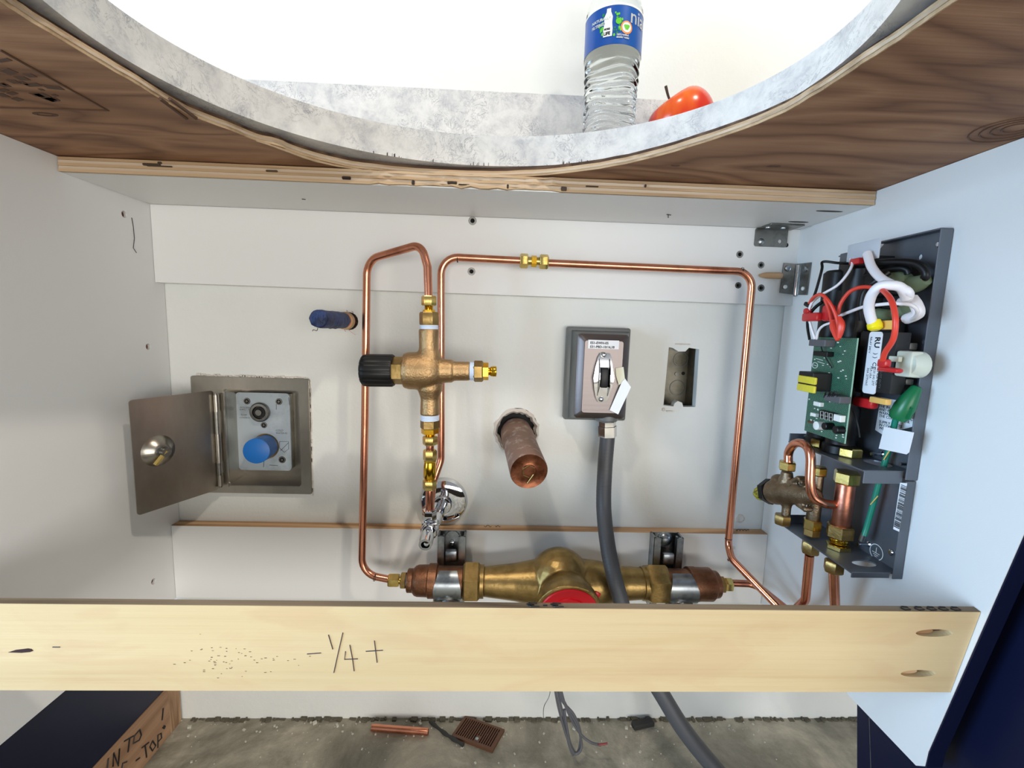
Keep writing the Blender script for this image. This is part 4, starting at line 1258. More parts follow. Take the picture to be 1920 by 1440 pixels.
b = bm_(); tube(b, [(hx+.004, hy-.001, hz0+.004), (hx+.004, hy-.001, hz1-.004)], .0024, 10); hg = obj('hinge_barrel', b, 'galv', ac)
for z_a, z_b in ((hz1-.030, hz1-.006), (hz0+.040, hz0+.082), (hz0+.006, hz0+.022)):
    b = bm_(); tube(b, [(hx+.004, hy-.001, z_a), (hx+.004, hy-.001, z_b)], .0033, 12); obj('hinge_knuckle', b, 'stainless', hg)
b = bm_(); bb(b, (hx+.004, YW-.0065, hz0+.002), (i0.x+.001, YW-.0047, hz1-.002)); obj('hinge_leaf', b, 'stainless', ac, 0)
for s_, px, py, sz in (('- INTEGRAL STOP', 447, 764, .0034), ('SUPPLY  STOP', 449, 768, .0032), ('- FLOW', 449, 778, .0032), ('CONTROL', 449, 783, .0032), ('COLD', 517, 807, .004), ('WATER-02', 517, 812, .0036)):
    p = P(px, py, Y=YW+.0238); text('plate_lettering', s_, sz, (p.x, YW+.0238, p.z), (1, 0, 0), (0, 0, 1), 'grey_paint', ac)
strokes('plate_scratches', [[P(x_, y_, Y=YW+.0238) for x_, y_ in l] for l in (((524, 828), (541, 828), (541, 842), (533, 848), (524, 840), (524, 828)), ((526, 845), (541, 830)), ((495, 862), (494, 876)), ((505, 872), (521, 873)), ((518, 758), (518, 768)), ((541, 745), (543, 760)))], .0003, 'ink', ac)
b = bm_(); random.seed(2)
for i in range(46):
    t1_ = i/46
    p = V((FX0+.01+(FX1-FX0-.012)*t1_, YW-.001, FZ1+random.uniform(-.001, .0022)))
    box(b, p, (.006, .0028, random.uniform(.001, .0035)), .0006)
for i in range(30):
    t1_ = i/30
    box(b, (FX1+random.uniform(0, .0012), YW-.001, FZ0+(FZ1-FZ0)*t1_), (random.uniform(.0006, .002), .0025, .006), .0005)
o = obj('plaster_edge', b, 'caulk', ac); o['kind'] = 'stuff'

# ================================================================== tankless water heater on the right side panel
wh = thing('water_heater', 'open tankless electric water heater with exposed board, wires and brass valve', 'water heater')
XP = .642*D            # panel surface
def XU(u): return u*D
def Q(px, py, u): return P(px, py, X=u*D)
YF, YB = .636*D, .832*D
zt, zm, zb_ = zr(.159), zr(-.2105), zr(-.3700)
f_pl = lambda u, v, w_: V((XP-.0008-w_, u, v))
hol = []
for px, py, r in ((1726, 482, .0028), (1760, 507, .0028), (1735, 641, .0026)):
    p = Q(px, py, .640); hol.append(circ(p.y, p.z, r, 10))
b = bm_()
slab(b, [(YF, zm), (YF, zt), (.745*D, zr(.1615)), (.755*D, zr(.1515)), (.80*D, zr(.1525)), (.805*D, zr(.146)), (YB, zr(.146)), (YB, zm)], hol, f_pl, .0014)
obj('back_plate', b, 'heater_grey', wh, 0)
b = bm_(); slab(b, [(YF+.0012, zb_), (YF+.0012, zm-.0006), (YB, zm-.0006), (YB, zb_)], [], f_pl, .0014); obj('lower_plate', b, 'heater_grey', wh, 0)
b = bm_(); bb(b, (XP-.0125, YF-.0006, zm+.0006), (XP-.0006, YF+.0008, zt), .0004); obj('side_flange', b, 'heater_grey', wh, 0)
b = bm_(); bb(b, (XP-.0105, YF+.0004, zb_), (XP-.0006, YF+.0016, zm-.001), .0004); obj('side_flange', b, 'heater_grey', wh, 0)
b = bm_(); bb(b, (XP-.012, YF, zt-.0006), (XP-.0006, .745*D, zt+.0010), .0003); obj('top_flange', b, 'heater_grey', wh, 0)
b = bm_(); bb(b, (XP-.010, .79*D, zr(.1500)), (XP-.0006, YB, zr(.1500)+.0014), .0003); obj('top_tab', b, 'heater_grey', wh, 0)
XO = .5605*D
def shelf(name, z, out, y0, y1, hole_c, ry, rx, lip):
    b = bm_()
    slab(b, [(XP-.002, y0), (XP-.002, y1), (XO, y1), (XO, y0+.0006)], [circ(hole_c.x, hole_c.y, rx, 20, ry)] if hole_c else [], lambda u, v, w_: V((u, v, z-w_)), .0014)
    o = obj(name, b, 'heater_grey', wh, 0)
    b = bm_(); bb(b, (XO+.001, y0, z-lip), (XP-.012, y0+.0014, z-.0002), .0004); obj('bracket_lip', b, 'heater_grey', o, 0)
    b = bm_(); bb(b, (XO, y1-.0014, z-.001), (XP-.004, y1, z+.010), .0004); obj('rear_lip', b, 'heater_grey', o, 0)
    return o
zsh = zr(-.197)
shelf('middle_bracket', zsh, XO, YF+.0030, .818*D, P(1645, 868, Z=zsh), .014, .0105, .0135)
zsl = zr(-.3605)
shelf('bottom_bracket', zsl, XO, YF+.0022, .822*D, P(1620, 1056, Z=zsl), .007, .0125, .0062)
# screws on the plate
for px, py in ((1762, 458), (1672, 1036)):
    p = Q(px, py, .638); b = bm_(); lathe(b, p, (-1, 0, 0), [(0, .0034), (.0012, .0032), (.0022, .002)], 12); obj('screw', b, 'chrome', wh)
for px, py, u in ((1640, 851, .625), (1695, 870, .625), (1604, 1020, .615)):
    p = Q(px, py, u); b = bm_(); lathe(b, (XP-.001, p.y, p.z), (-1, 0, 0), [(0, .003), (.002, .003), (.003, .0016), (.014, .0016)], 10); obj('stud', b, 'chrome', wh)
# dark housing and heating chambers
hc = []
for px, r, ysh in ((1618, .0150, .742), (1560, .0150, .790)):
    p = Q(px, 800, .598)
    c_ = V((.600*D, ysh*D, 0))
    b = bm_(); lathe(b, (c_.x, c_.y, zsh+.001), (0, 0, 1), [(0, .0165), (.008, .0165), (.010, .0140), (.020, .0140), (.022, r), (.050, r), (.052, r-.001), (.060, r-.001), (.062, r), (.200, r), (.203, .012)], 28)
    obj('heating_chamber', b, 'black', wh, 40)
def qbox(name, m, px0, py0, px1, py1, u, th, parent=None, bev=.001, y_only=None):
    """box whose outer face lies on X = u (eye units), corners at two photo positions, thickness th towards the panel"""
    a, c_ = Q(px0, py0, u), Q(px1, py1, u)
    b = bm_(); bb(b, (u*D, min(a.y, c_.y), min(a.z, c_.z)), (u*D+th, max(a.y, c_.y), max(a.z, c_.z)), bev, 2)
    return obj(name, b, m, parent or wh, 30)
qbox('upper_housing', 'black', 1573, 492, 1628, 600, .590, .020)
qbox('housing_cap', 'black_matte', 1541, 517, 1572, 545, .592, .016, bev=.003)
qbox('cap_bracket', 'heater_grey', 1575, 476, 1592, 494, .596, .004)
qbox('thermal_cutout', 'black_matte', 1568, 545, 1600, 632, .585, .016)
qbox('lower_housing', 'black_matte', 1600, 560, 1672, 640, .610, .012)
# circuit board
pts = [Q(1533, 628, .565), Q(1598, 640, .565), Q(1583, 832, .565), Q(1507, 805, .565), Q(1516, 748, .565)]
b = bm_()
y0_, y1_ = Q(1583, 832, .565).y, Q(1510, 790, .565).y
zt_, zb2 = Q(1533, 632, .565).z, Q(1583, 832, .565).z
bb(b, (.565*D, y0_, zb2), (.565*D+.0016, y1_, zt_)); pcb = obj('circuit_board', b, 'pcb', wh, 0)
b = bm_(); bb(b, (.565*D-.0001, y0_-.0001, zb2-.0001), (.565*D+.0015, y0_+.0008, zt_)); obj('board_edge', b, 'pcb', pcb, 0)
def onp(name, m, px0, py0, px1, py1, h, bev=.0005):
    a, c_ = Q(px0, py0, .565), Q(px1, py1, .565)
    s_ = (.565*D-h)/(.565*D)
    a, c_ = Q(px0, py0, .565*s_), Q(px1, py1, .565*s_)
    b = bm_(); bb(b, (.565*D-h, min(a.y, c_.y), min(a.z, c_.z)), (.565*D-.0001, max(a.y, c_.y), max(a.z, c_.z)), bev)
    return obj(name, b, m, pcb, 30)
disp = onp('segment_display', 'black', 1536, 768, 1563, 790, .005)
onp('white_header', 'white_pl', 1563, 776, 1575, 792, .006)
onp('white_header', 'white_pl', 1525, 752, 1537, 763, .005)
onp('white_header', 'white_pl', 1519, 773, 1528, 782, .005)
onp('grey_connector', 'wire_grey', 1517, 636, 1546, 650, .012)
onp('capacitor_block', 'black', 1525, 658, 1550, 669, .008)
onp('relay_base', 'wire_grey', 1546, 738, 1574, 757, .012)
onp('brown_block', 'rust_brown', 1514, 788, 1524, 795, .003)
for px, py, m_, r, h in ((1529, 798, 'white_pl', .0048, .009), (1544, 799, 'black', .004, .010), (1565, 806, 'black', .0042, .009)):
    s_ = (.565*D-h)/(.565*D); p = Q(px, py, .565*s_)
    b = bm_(); lathe(b, (.565*D, p.y, p.z), (-1, 0, 0), [(0, r), (h-.0006, r), (h, r*.8)], 16); obj('potentiometer' if m_ == 'white_pl' else 'capacitor', b, m_, pcb)
dp = Q(1537, 780, .565-.005/D-.0002)
for i in range(3):
    px = 1541+i*8.3; py = 778+i*2.0
    seg = [(-2.6, -7), (3, -6.3), (3, 0.5), (-2.6, 0), (3, .5), (3, 7.6), (-2.6, 7)]
    u = .565-.0052/D
    c = lambda dx_, dy_: Q(px+dx_, py+dy_, u)
    strokes('digit', [[c(-2.6, -7), c(3, -6.3), c(3, 7.6), c(-2.6, 7), c(-2.6, -7)], [c(-2.6, 0), c(3, .6)]], .00022, 'white_pl', disp)
random.seed(21)
b = bm_()
for i in range(60):
    px, py = random.uniform(1516, 1588), random.uniform(640, 822)
    if 690 < py < 748 and px < 1550: continue
    p = Q(px, py, .565-.0002)
    if not (y0_+.001 < p.y < y1_-.001 and zb2+.001 < p.z < zt_-.001): continue
    bb(b, (p.x-.0008, p.y-random.uniform(.0004, .0016), p.z-random.uniform(.0003, .0009)), (p.x+.0002, p.y+.0004, p.z+.0004))
o = obj('solder_marks', b, 'white_pl', pcb, 0); o['kind'] = 'stuff'
strokes('board_print', [[Q(1528+5.0*math.cos(a), 685+5.2*math.sin(a), .5645) for a in [i*PI/8 for i in range(17)]], [Q(1525, 684, .5645), Q(1531, 686, .5645)], [Q(1530, 672, .5645), Q(1543, 676, .5645)], [Q(1533, 678, .5645), Q(1546, 682, .5645)]], .00035, 'white_pl', pcb)
# transformer
ut = .530
a, c_ = Q(1496, 697, ut), Q(1544, 744, ut)
b = bm_(); bb(b, (ut*D+.001, a.y-.024, c_.z+.003), (.565*D-.0002, a.y, a.z+.001), .0008); tf = obj('transformer', b, 'black_matte', wh, 30)
ya, za, zc = a.y, a.z, c_.z
w0, w1 = Q(1497, 702, ut), Q(1527, 739, ut)
for z_a, z_b in ((w0.z-.0005, (w0.z+w1.z)/2+.0006), ((w0.z+w1.z)/2-.0006, w1.z+.0005)):
    b = bm_(); bb(b, (ut*D-.0012, w1.y, min(z_a, z_b)), (ut*D+.002, w0.y-.0008, max(z_a, z_b)), .0012, 2); obj('winding', b, 'yellow_tape', tf, 40, label='yellow taped winding')
# power relay block with its printed label
ur = .597
a, c_ = Q(1570, 640, ur), Q(1612, 735, ur)
blk = qbox('relay', 'black_matte', 1562, 646, 1622, 738, ur, .010)
for px, py in ((1592, 649), (1585, 706)):
    p = Q(px, py, ur-.0005); b = bm_(); lathe(b, p+V((.001, 0, 0)), (-1, 0, 0), [(0, .0022), (.0014, .0020), (.002, .001)], 12); obj('rivet', b, 'zinc', blk)
for px, py in ((1593, 628), (1616, 629), (1580, 725), (1601, 729)):
    p0 = Q(px-5, py-8, ur+.003); p1 = Q(px+5, py+9, ur+.003)
    b = bm_(); bb(b, (p0.x-.002, min(p0.y, p1.y), min(p0.z, p1.z)), (p0.x+.004, max(p0.y, p1.y), max(p0.z, p1.z)), .0004)
    lathe(b, ((p0.x-.002), (p0.y+p1.y)/2, (p0.z+p1.z)/2), (-1, 0, 0), [(0, .0028), (.0015, .0026), (.0022, .0012)], 12)
    obj('terminal_screw', b, 'zinc', wh)
for px0, py0, px1, py1 in ((1574, 690, 1580, 676), (1592, 694, 1603, 678)):
    a, c_ = Q(px0, py0, ur-.0006), Q(px1, py1, ur-.0006)
    b = bm_(); bb(b, (a.x-.0006, min(a.y, c_.y), min(a.z, c_.z)), (a.x+.001, max(a.y, c_.y), max(a.z, c_.z)), .0003); obj('relay_tab', b, 'wire_grey', blk)
uc = .586
ctr = qbox('contactor', 'black_matte', 1614, 622, 1668, 740, uc, .014)
uL = uc-.0006
lq = [Q(1627, 622, uL), Q(1659, 625, uL), Q(1643, 739, uL), Q(1612, 737, uL)]
yA, yB_, zA, zB = Q(1656, 622, uL).y, Q(1622, 690, uL).y, Q(1640, 622, uL).z, Q(1628, 738, uL).z
b = bm_(); slab(b, rrect(yA, zB, yB_, zA, .003), [], lambda u, v, w_: V((uL*D+w_, u, v)), .0006); lbl = obj('printed_label', b, 'paper', ctr, 0, label='white upright rating label')
rt, upv = (0, 0, -1), (0, -1, 0)
text('label_lettering', 'RU', .0085, ((uL-.0003)*D, (yA*.42+yB_*.58)+.0045-.0085, zA-.005), rt, upv, 'ink', lbl, bold=.0002)
text('label_lettering', ') )  CE', .0062, ((uL-.0003)*D, (yA*.42+yB_*.58)-.0040, zA-.021), rt, upv, 'ink', lbl)
text('label_lettering', 'RELAY 240 V', .0030, ((uL-.0003)*D, yB_-.0030, zA-.005), rt, upv, 'ink', lbl)
for i in range(5):
    text('label_lettering', ('30A 277VAC', 'FLA LRA', '120 240 277', 'RES 40A 40A', 'PILOT DUTY')[i], .0034, ((uL-.0003)*D, yB_-.004-i*.0040, zB+.026+(i % 2)*.002), rt, upv, 'wire_grey', lbl)
# spade terminals
qbox('tan_terminal', 'tan', 1640, 601, 1673, 618, .572, .006)
qbox('tan_terminal', 'tan', 1630, 743, 1660, 760, .572, .006)
qbox('red_terminal', 'red_pl', 1597, 742, 1631, 768, .590, .010, bev=.003)
qbox('red_terminal', 'red_pl', 1503, 587, 1530, 602, .530, .007, bev=.002)
qbox('red_terminal', 'red_pl', 1505, 578, 1513, 588, .530, .006, bev=.002)
qbox('red_terminal', 'red_pl', 1540, 572, 1552, 602, .540, .009, bev=.003)
qbox('red_terminal', 'red_pl', 1643, 687, 1679, 700, .545, .008, bev=.002)
qbox('red_terminal', 'red_pl', 1644, 672, 1658, 690, .545, .007, bev=.002)
qbox('red_terminal', 'red_pl', 1680, 590, 1703, 602, .610, .008, bev=.002)
qbox('red_terminal', 'red_pl', 1593, 486, 1610, 494, .575, .006, bev=.001)
b = bm_()
for l, r_ in ((((1556, 640), (1558, 600), (1566, 588)), .0062), (((1566, 645), (1572, 615), (1574, 590)), .0052), (((1562, 628), (1560, 600), (1553, 580)), .0030)):
    pass
for nm, l, r_ in (('spade_sleeve', ((1571, 638), (1563, 612), (1562, 600)), .0048), ('spade_sleeve', ((1573, 634), (1577, 610), (1574, 594)), .0046)):
    b = bm_(); tube(b, smoothpath([Q(x_, y_, .540) for x_, y_ in l], 5), lambda t: .0020+.0016*math.sin(PI*min(1, t*1.1)), 10); obj(nm, b, 'red_ins', wh)
b = bm_(); p = Q(1641, 612, .560); lathe(b, Q(1639, 601, .562), Q(1641, 617, .562)-Q(1639, 601, .562), [(0, .0052), (.004, .0062), (.008, .006), (.0098, .0035)], 14); obj('yellow_crimp', b, 'yellow', wh)
M['cream'] = mat('cream_plastic', (206, 212, 198), .4)
qbox('thermostat_body', 'cream', 1681, 657, 1704, 708, .585, .012, bev=.002)
p = Q(1700, 683, .592); b = bm_(); lathe(b, (.588*D, p.y-.002, p.z), (1, 0, 0), [(0, .0105), (.008, .0124), (.013, .0124)], 22); obj('thermostat_disc', b, 'cream', wh)
qbox('thermostat_tab', 'cream', 1666, 667, 1684, 679, .575, .004)
qbox('mount_block', 'grey_paint', 1683, 642, 1705, 656, .615, .008)
qbox('mount_block', 'grey_paint', 1678, 708, 1698, 722, .615, .008)
qbox('frosted_bracket', 'frost', 1590, 460, 1646, 484, .588, .0016, bev=.0006)
qbox('frosted_bracket_lug', 'brass', 1617, 474, 1626, 484, .583, .003)
# wires
def wire(name, m, pts, r, label=None, parent=None, k=8):
    b = bm_(); tube(b, smoothpath([Q(*p) for p in pts], k), r, 10); return obj(name, b, m, parent or wh, 60, label=label)
wire('white_wire', 'white_ins', [(1626, 476, .580), (1634, 500, .572), (1650, 520, .566), (1674, 534, .563), (1700, 545, .566), (1703, 557, .575), (1690, 566, .585)], .0040, 'thick white wire')
wire('white_wire', 'white_ins', [(1701, 560, .572), (1690, 540, .560), (1672, 535, .548), (1650, 537, .540), (1635, 552, .538), (1629, 575, .545), (1634, 600, .556), (1638, 606, .560)], .0044, 'thick white wire')
wire('white_wire', 'white_ins', [(1595, 486, .580), (1598, 496, .575), (1588, 515, .565), (1570, 535, .555), (1545, 550, .545), (1530, 560, .540), (1520, 572, .535), (1516, 590, .535), (1520, 610, .540), (1528, 636, .545)], .0014, 'thin white wire')
wire('white_wire', 'white_ins', [(1704, 600, .600), (1715, 595, .585), (1720, 583, .572), (1708, 572, .562), (1680, 569, .552), (1650, 571, .550), (1620, 575, .556), (1580, 590, .560), (1570, 594, .560)], .0016, 'thin white wire')
wire('white_wire', 'white_ins', [(1531, 636, .548), (1535, 620, .545), (1545, 610, .545), (1563, 604, .550)], .0013, 'thin white wire')
wire('white_wire', 'white_ins', [(1710, 560, .590), (1718, 572, .590), (1721, 588, .595), (1700, 598, .600)], .0050, 'thick white wire')
wire('black_wire', 'black', [(1590, 494, .585), (1570, 493, .570), (1543, 491, .556), (1541, 505, .552), (1530, 545, .545), (1522, 566, .540), (1515, 590, .537), (1514, 612, .540), (1518, 637, .548)], .0014, 'thin black wire')
wire('black_wire', 'black', [(1600, 496, .590), (1640, 493, .590), (1680, 491, .598), (1715, 494, .606), (1732, 505, .610), (1736, 518, .612), (1728, 524, .615)], .0036, 'thick black wire')
wire('black_wire', 'black', [(1612, 520, .592), (1655, 508, .598), (1685, 503, .604), (1700, 506, .608), (1704, 514, .610)], .0034, 'thick black wire')
wire('black_wire', 'black', [(1616, 600, .580), (1615, 575, .575), (1622, 545, .575), (1645, 525, .580), (1665, 510, .590)], .0036, 'thick black wire')
wire('black_wire', 'black', [(1620, 560, .600), (1650, 552, .600), (1680, 548, .604), (1700, 552, .610)], .0034, 'thick black wire')
wire('black_wire', 'black', [(1542, 566, .545), (1530, 575, .542), (1521, 585, .540), (1518, 592, .540)], .0018, 'thin black wire')
wire('red_wire', 'red_ins', [(1517, 570, .538), (1525, 558, .530), (1538, 552, .526), (1550, 560, .528), (1560, 575, .532), (1568, 595, .537), (1573, 620, .540)], .0017)
wire('red_wire', 'red_ins', [(1571, 590, .545), (1576, 570, .545), (1590, 550, .548), (1605, 541, .552), (1622, 538, .556), (1640, 540, .556)], .0019)
wire('red_wire', 'red_ins', [(1640, 538, .550), (1656, 545, .540), (1672, 565, .530), (1679, 600, .526), (1675, 635, .530), (1660, 660, .538), (1655, 675, .544)], .0023)
wire('red_wire', 'red_ins', [(1546, 560, .536), (1555, 585, .540), (1562, 620, .542)], .0016)
b = bm_(); p = Q(1515, 572, .537); box(b, p, (.004, .011, .0045), .001, Matrix.Rotation(.4, 3, 'X')); obj('cable_tie', b, 'black', wh)
wire('black_wire', 'black_matte', [(1600, 770, .585), (1608, 795, .585), (1612, 820, .59)], .0008)
wire('black_wire', 'black_matte', [(1552, 640, .560), (1540, 650, .556), (1548, 670, .556), (1560, 690, .56)], .0007)
for i in range(3): wire('black_wire', 'black_matte', [(1545+i*7, 745, .548), (1549+i*7, 735, .542), (1557+i*7, 738, .545), (1553+i*7, 752, .55)], .0007)
for l in (((1640, 520, .618), (1665, 516, .615), (1690, 524, .612), (1704, 522, .612)), ((1690, 528, .618), (1712, 534, .616), (1738, 524, .616))):
    b = bm_(); tube(b, smoothpath([Q(*p) for p in l], 6), lambda t: .0052+.0030*math.sin(PI*t), 12); obj('clear_sleeve', b, 'sleeve', wh)
b = bm_(); tube(b, smoothpath([Q(*p) for p in ((1645, 588, .60), (1670, 590, .60), (1698, 580, .60))], 6), lambda t: .0055, 12); obj('clear_sleeve', b, 'sleeve', wh)
# ground lead
wire('ground_wire', 'green_wire', [(1690, 762, .615), (1680, 785, .620), (1667, 840, .622), (1655, 880, .620), (1640, 935, .618), (1626, 985, .615), (1620, 1004, .612)], .0028, 'green ground wire with a yellow stripe')
b = bm_(); a_, c_ = Q(1682, 786, .605), Q(1718, 728, .615); lathe(b, a_, c_-a_, [(0, .0065), (.004, .0085), (.014, .0088), (.020, .0078), (.034, .0045), (.0355, .003)], 16)
obj('wire_nut', b, 'green_nut', wh)
b = bm_()
quadplate(b, [Q(1668, 770, .603), Q(1684, 756, .603), Q(1700, 760, .603), Q(1692, 786, .603)], (-1, 0, 0), .0016); quadplate(b, [Q(1700, 770, .607), Q(1716, 764, .607), Q(1708, 786, .607), Q(1694, 786, .607)], (-1, 0, 0), .0016); obj('nut_wings', b, 'green_nut', wh)
b = bm_(); tube(b, [Q(1620, 1000, .612), Q(1615, 1014, .612)], .0026, 10); obj('ring_terminal', b, 'zinc', wh)
for pq in (((1674, 810), (1665, 825)), ((1654, 872), (1650, 892)), ((1636, 935), (1631, 955))):
    pass
strokes('wire_stripe', [[Q(1672, 838, .6175), Q(1657, 862, .6150)], [Q(1646, 930, .6130), Q(1632, 946, .6130)]], .0005, 'tan', wh)
# stickers
u2 = .6385
def sticker(name, pts, m, label=None, th=.0002, us=None):
    b = bm_(); quadplate(b, [Q(x_, y_, us or u2) for x_, y_ in pts], (-1, 0, 0), th); return obj(name, b, m, wh, 0, label=label)
s1 = sticker('warning_sticker', [(1652, 745), (1718, 757), (1712, 800), (1655, 815), (1641, 806)], 'paper')
s2_ = sticker('white_sticker', [(1658, 800), (1714, 811), (1705, 848), (1700, 852), (1648, 841)], 'paper', th=.0003, us=.607)
bcs = sticker('barcode_sticker', [(1688, 905), (1701, 906), (1686, 997), (1675, 992)], 'paper', us=.6205)
for py, s_ in ((761, 'THE INLET'), (767, 'AND OUTLET'), (773, 'WARNING CONNECT'), (779, 'THE CONDUCTOR'), (790, 'SUPPLY VOLTS'), (796, 'IN COPPER'), (802, 'WIRE ONLY')):
    p = Q(1648, py, u2-.0006); text('sticker_lettering', s_, .0042, p, (0, -1, 0), (0, 0, 1), 'ink', s1)
b = bm_()
pA, pB_ = Q(1699, 912, .6200), Q(1685, 990, .6200)
random.seed(9); t = 0
while t < 1:
    wd = random.choice((.006, .012, .02))
    c0 = pA.lerp(pB_, t)
    bb(b, (c0.x-.0003, c0.y-.0010, c0.z-wd*(pA.z-pB_.z)), (c0.x+.0001, c0.y+.0052, c0.z))
    t += wd+random.choice((.008, .014, .02))
o = obj('bars', b, 'ink', bcs, 0); o['kind'] = 'stuff'
gc = Q(1643, 1035, u2)
b = bm_(); slab(b, circ(gc.y, gc.z, .0085, 24), [circ(gc.y, gc.z, .0078, 24)], lambda u, v, w_: V((gc.x+w_, u, v)), .0004); obj('ground_mark', b, 'white_pl', wh, 0)
b = bm_(); slab(b, circ(gc.y, gc.z, .0078, 24), [], lambda u, v, w_: V((gc.x+.0001+w_, u, v)), .0002); obj('ground_disc', b, 'black', wh, 0)
strokes('ground_mark', [[gc+V((-.0003, a0, z0)), gc+V((-.0003, a1, z1))] for a0, z0, a1, z1 in ((0, .005, 0, -.001), (-.0045, -.001, .0045, -.001), (-.003, -.003, .003, -.003), (-.0015, -.0048, .0015, -.0048))], .0003, 'white_pl', wh)
# thick copper column
uq = .600
pa, pb = Q(1587, 868, uq), Q(1574, 1030, uq)
xc, yc = uq*D, (Q(1582, 940, uq).y)
def vc(name, m, z0, z1, r, kind='cyl', x_=None, y_=None, lab=None):
    b = bm_(); o_ = (xc if x_ is None else x_, yc if y_ is None else y_, z1)
    if kind == 'hex': hexa(b, o_, (0, 0, -1), z1-z0, r)
    else: lathe(b, o_, (0, 0, -1), [(0, r*.97), (.0005, r), (z1-z0-.0005, r), (z1-z0, r*.97)], 28)
    return obj(name, b, m, wh, 35, label=lab)
zq = lambda py: Q(1580, py, uq).z
vc('column_pipe', 'copper_pink', zq(992), zq(900), .0093, lab='thick copper column')
vc('column_nut', 'brass', zq(904), zq(880), .0125, 'hex')
vc('column_nut', 'brass', zsh, zsh+.010, .0115, 'hex')
vc('column_nut', 'brass_dull', zq(1012), zq(986), .0135, 'hex')
vc('column_thread', 'brass_bright', zq(1022), zq(1011), .0088)
vc('column_nut', 'brass', zsl-.0002, zsl+.0050, .0122, 'hex')
# nuts below the bracket
for px, py, u_ in ((1519, 1030, .560), (1562, 1054, .560)):
    pass
nA = P(1518, 1040, Y=.482); nB = P(1563, 1066, Y=.438)
vc('inlet_nut', 'brass_dull', zsl-.016, zsl-.0016, .0095, 'hex', nA.x, nA.y)
vc('outlet_nut', 'brass_dull', zsl-.014, zsl-.0016, .0095, 'hex', nB.x, nB.y)
# second column: valve side fittings
un_ = .578
cx2, cy2 = un_*D, Q(1527, 950, un_).y
z2 = lambda py: Q(1527, py, un_).z
for nm, m_, a_, c_, r, kd in (('valve_nut', 'brass', 888, 871, .0085, 'hex'), ('valve_port', 'bronze_grey', 930, 886, .0060, 'cyl'), ('valve_port', 'bronze_grey', 975, 925, .0072, 'cyl'), ('valve_nut', 'brass', 995, 975, .0098, 'hex'), ('valve_nut', 'brass_dull', 1008, 993, .0090, 'hex')):
    vc(nm, m_, z2(a_), z2(c_), r, kd, cx2, cy2)
vc('hose_nut', 'brass', zsh+.0002, zsh+.010, .0092, 'hex', .590*D, Q(1532, 850, .590).y)
# cast flow valve
uv = .548
cV = Q(1480, 922, uv)
kk = mpp(cV)
b = bm_()
hA, hB_ = Q(1447, 922, uv-.006), Q(1532, 930, uv+.010)
axv = hB_-hA
lathe(b, hA, axv, [(0, 20*kk), (.002, 23*kk), (.008, 24*kk), (.022, 22*kk), (.034, 20*kk), (axv.length, 14*kk)], 26)
top_ = Q(1476, 884, uv)
lathe(b, top_, (0, 0, -1), [(0, 10*kk), (.006, 11*kk), (.010, 14*kk), (.028, 15*kk)], 22)
lathe(b, Q(1461, 900, uv), (0, 0, -1), [(-.007, 6*kk), (-.003, 14*kk), (.006, 16*kk), (.020, 13*kk)], 20)
lathe(b, Q(1473, 968, uv), (0, 0, 1), [(0, 8*kk), (.012, 8*kk), (.022, 12*kk)], 20)
for px, py in ((1497, 897), (1504, 905), (1510, 955)): lathe(b, Q(px, py, uv-.004), (-1, 0, 0), [(-.008, 5*kk), (.003, 5*kk)], 12)
tube(b, [Q(1480, 905, uv), Q(1500, 897, uv)], .0035, 10); tube(b, [Q(1495, 945, uv), Q(1511, 956, uv)], .0032, 10)
obj('flow_valve', b, 'bronze_grey', wh, 50, mods='cast', label='cast grey bronze flow valve')
b = bm_(); lathe(b, Q(1480, 905, uv-.030), (-1, 0, 0), [(0, .0040), (.0010, .0038), (.0013, .002)], 6); obj('valve_screw', b, 'bronze_grey', wh)
b = bm_(); c0 = Q(1446, 922, uv-.006); hexa(b, c0-axv.normalized()*.0075, axv, .0085, 25*kk, .08); obj('black_nut', b, 'black', wh)
b = bm_(); bmesh.ops.create_icosphere(b, subdivisions=3, radius=14*kk, matrix=Matrix.Translation(Q(1427, 925, uv-.013)))
random.seed(8)
for v in b.verts: v.co += V((random.uniform(-.0008, .0008), random.uniform(-.0008, .0008), random.uniform(-.0008, .0008)))
obj('sealant_cap', b, mat('yellow_green_sealant', (186, 178, 46), .3, 0, var=((96, 84, 24), 260, (1, 1, 1), .42, .58), bump=(400, .001, (1, 1, 1))), wh, 60, label='yellow green crumpled seal')
for nm, m_, py0, py1, r, kd, px in (('valve_nut', 'brass', 882, 865, 15, 'hex', 1477), ('valve_nut', 'brass_dull', 984, 965, 14.5, 'hex', 1468)):
    p0_, p1_ = Q(px, py0, uv), Q(px, py1, uv)
    b = bm_(); hexa(b, p1_, (0, 0, -1), p1_.z-p0_.z, r*kk); obj(nm, b, m_, wh)
# bent copper bypass
wp = [Q(1478, 868, uv), Q(1479, 848, uv), Q(1489, 833, uv-.004), Q(1503, 831, uv-.006), Q(1515, 840, uv-.006), Q(1520, 860, uv-.006), Q(1519, 905, uv-.006), Q(1524, 930, uv), Q(1540, 942, uv+.014), Q(1560, 946, uv+.034), Q(1573, 945, uv+.048)]
b = bm_(); tube(b, smoothpath(wp, 8), .0049, 16); obj('bypass_tube', b, 'copper', wh, 60, label='bent copper bypass tube')
b = bm_(); p = Q(1572, 945, uv+.046); bmesh.ops.create_icosphere(b, subdivisions=2, radius=.0058, matrix=Matrix.Translation(p)); obj('solder_joint', b, 'zinc', wh)

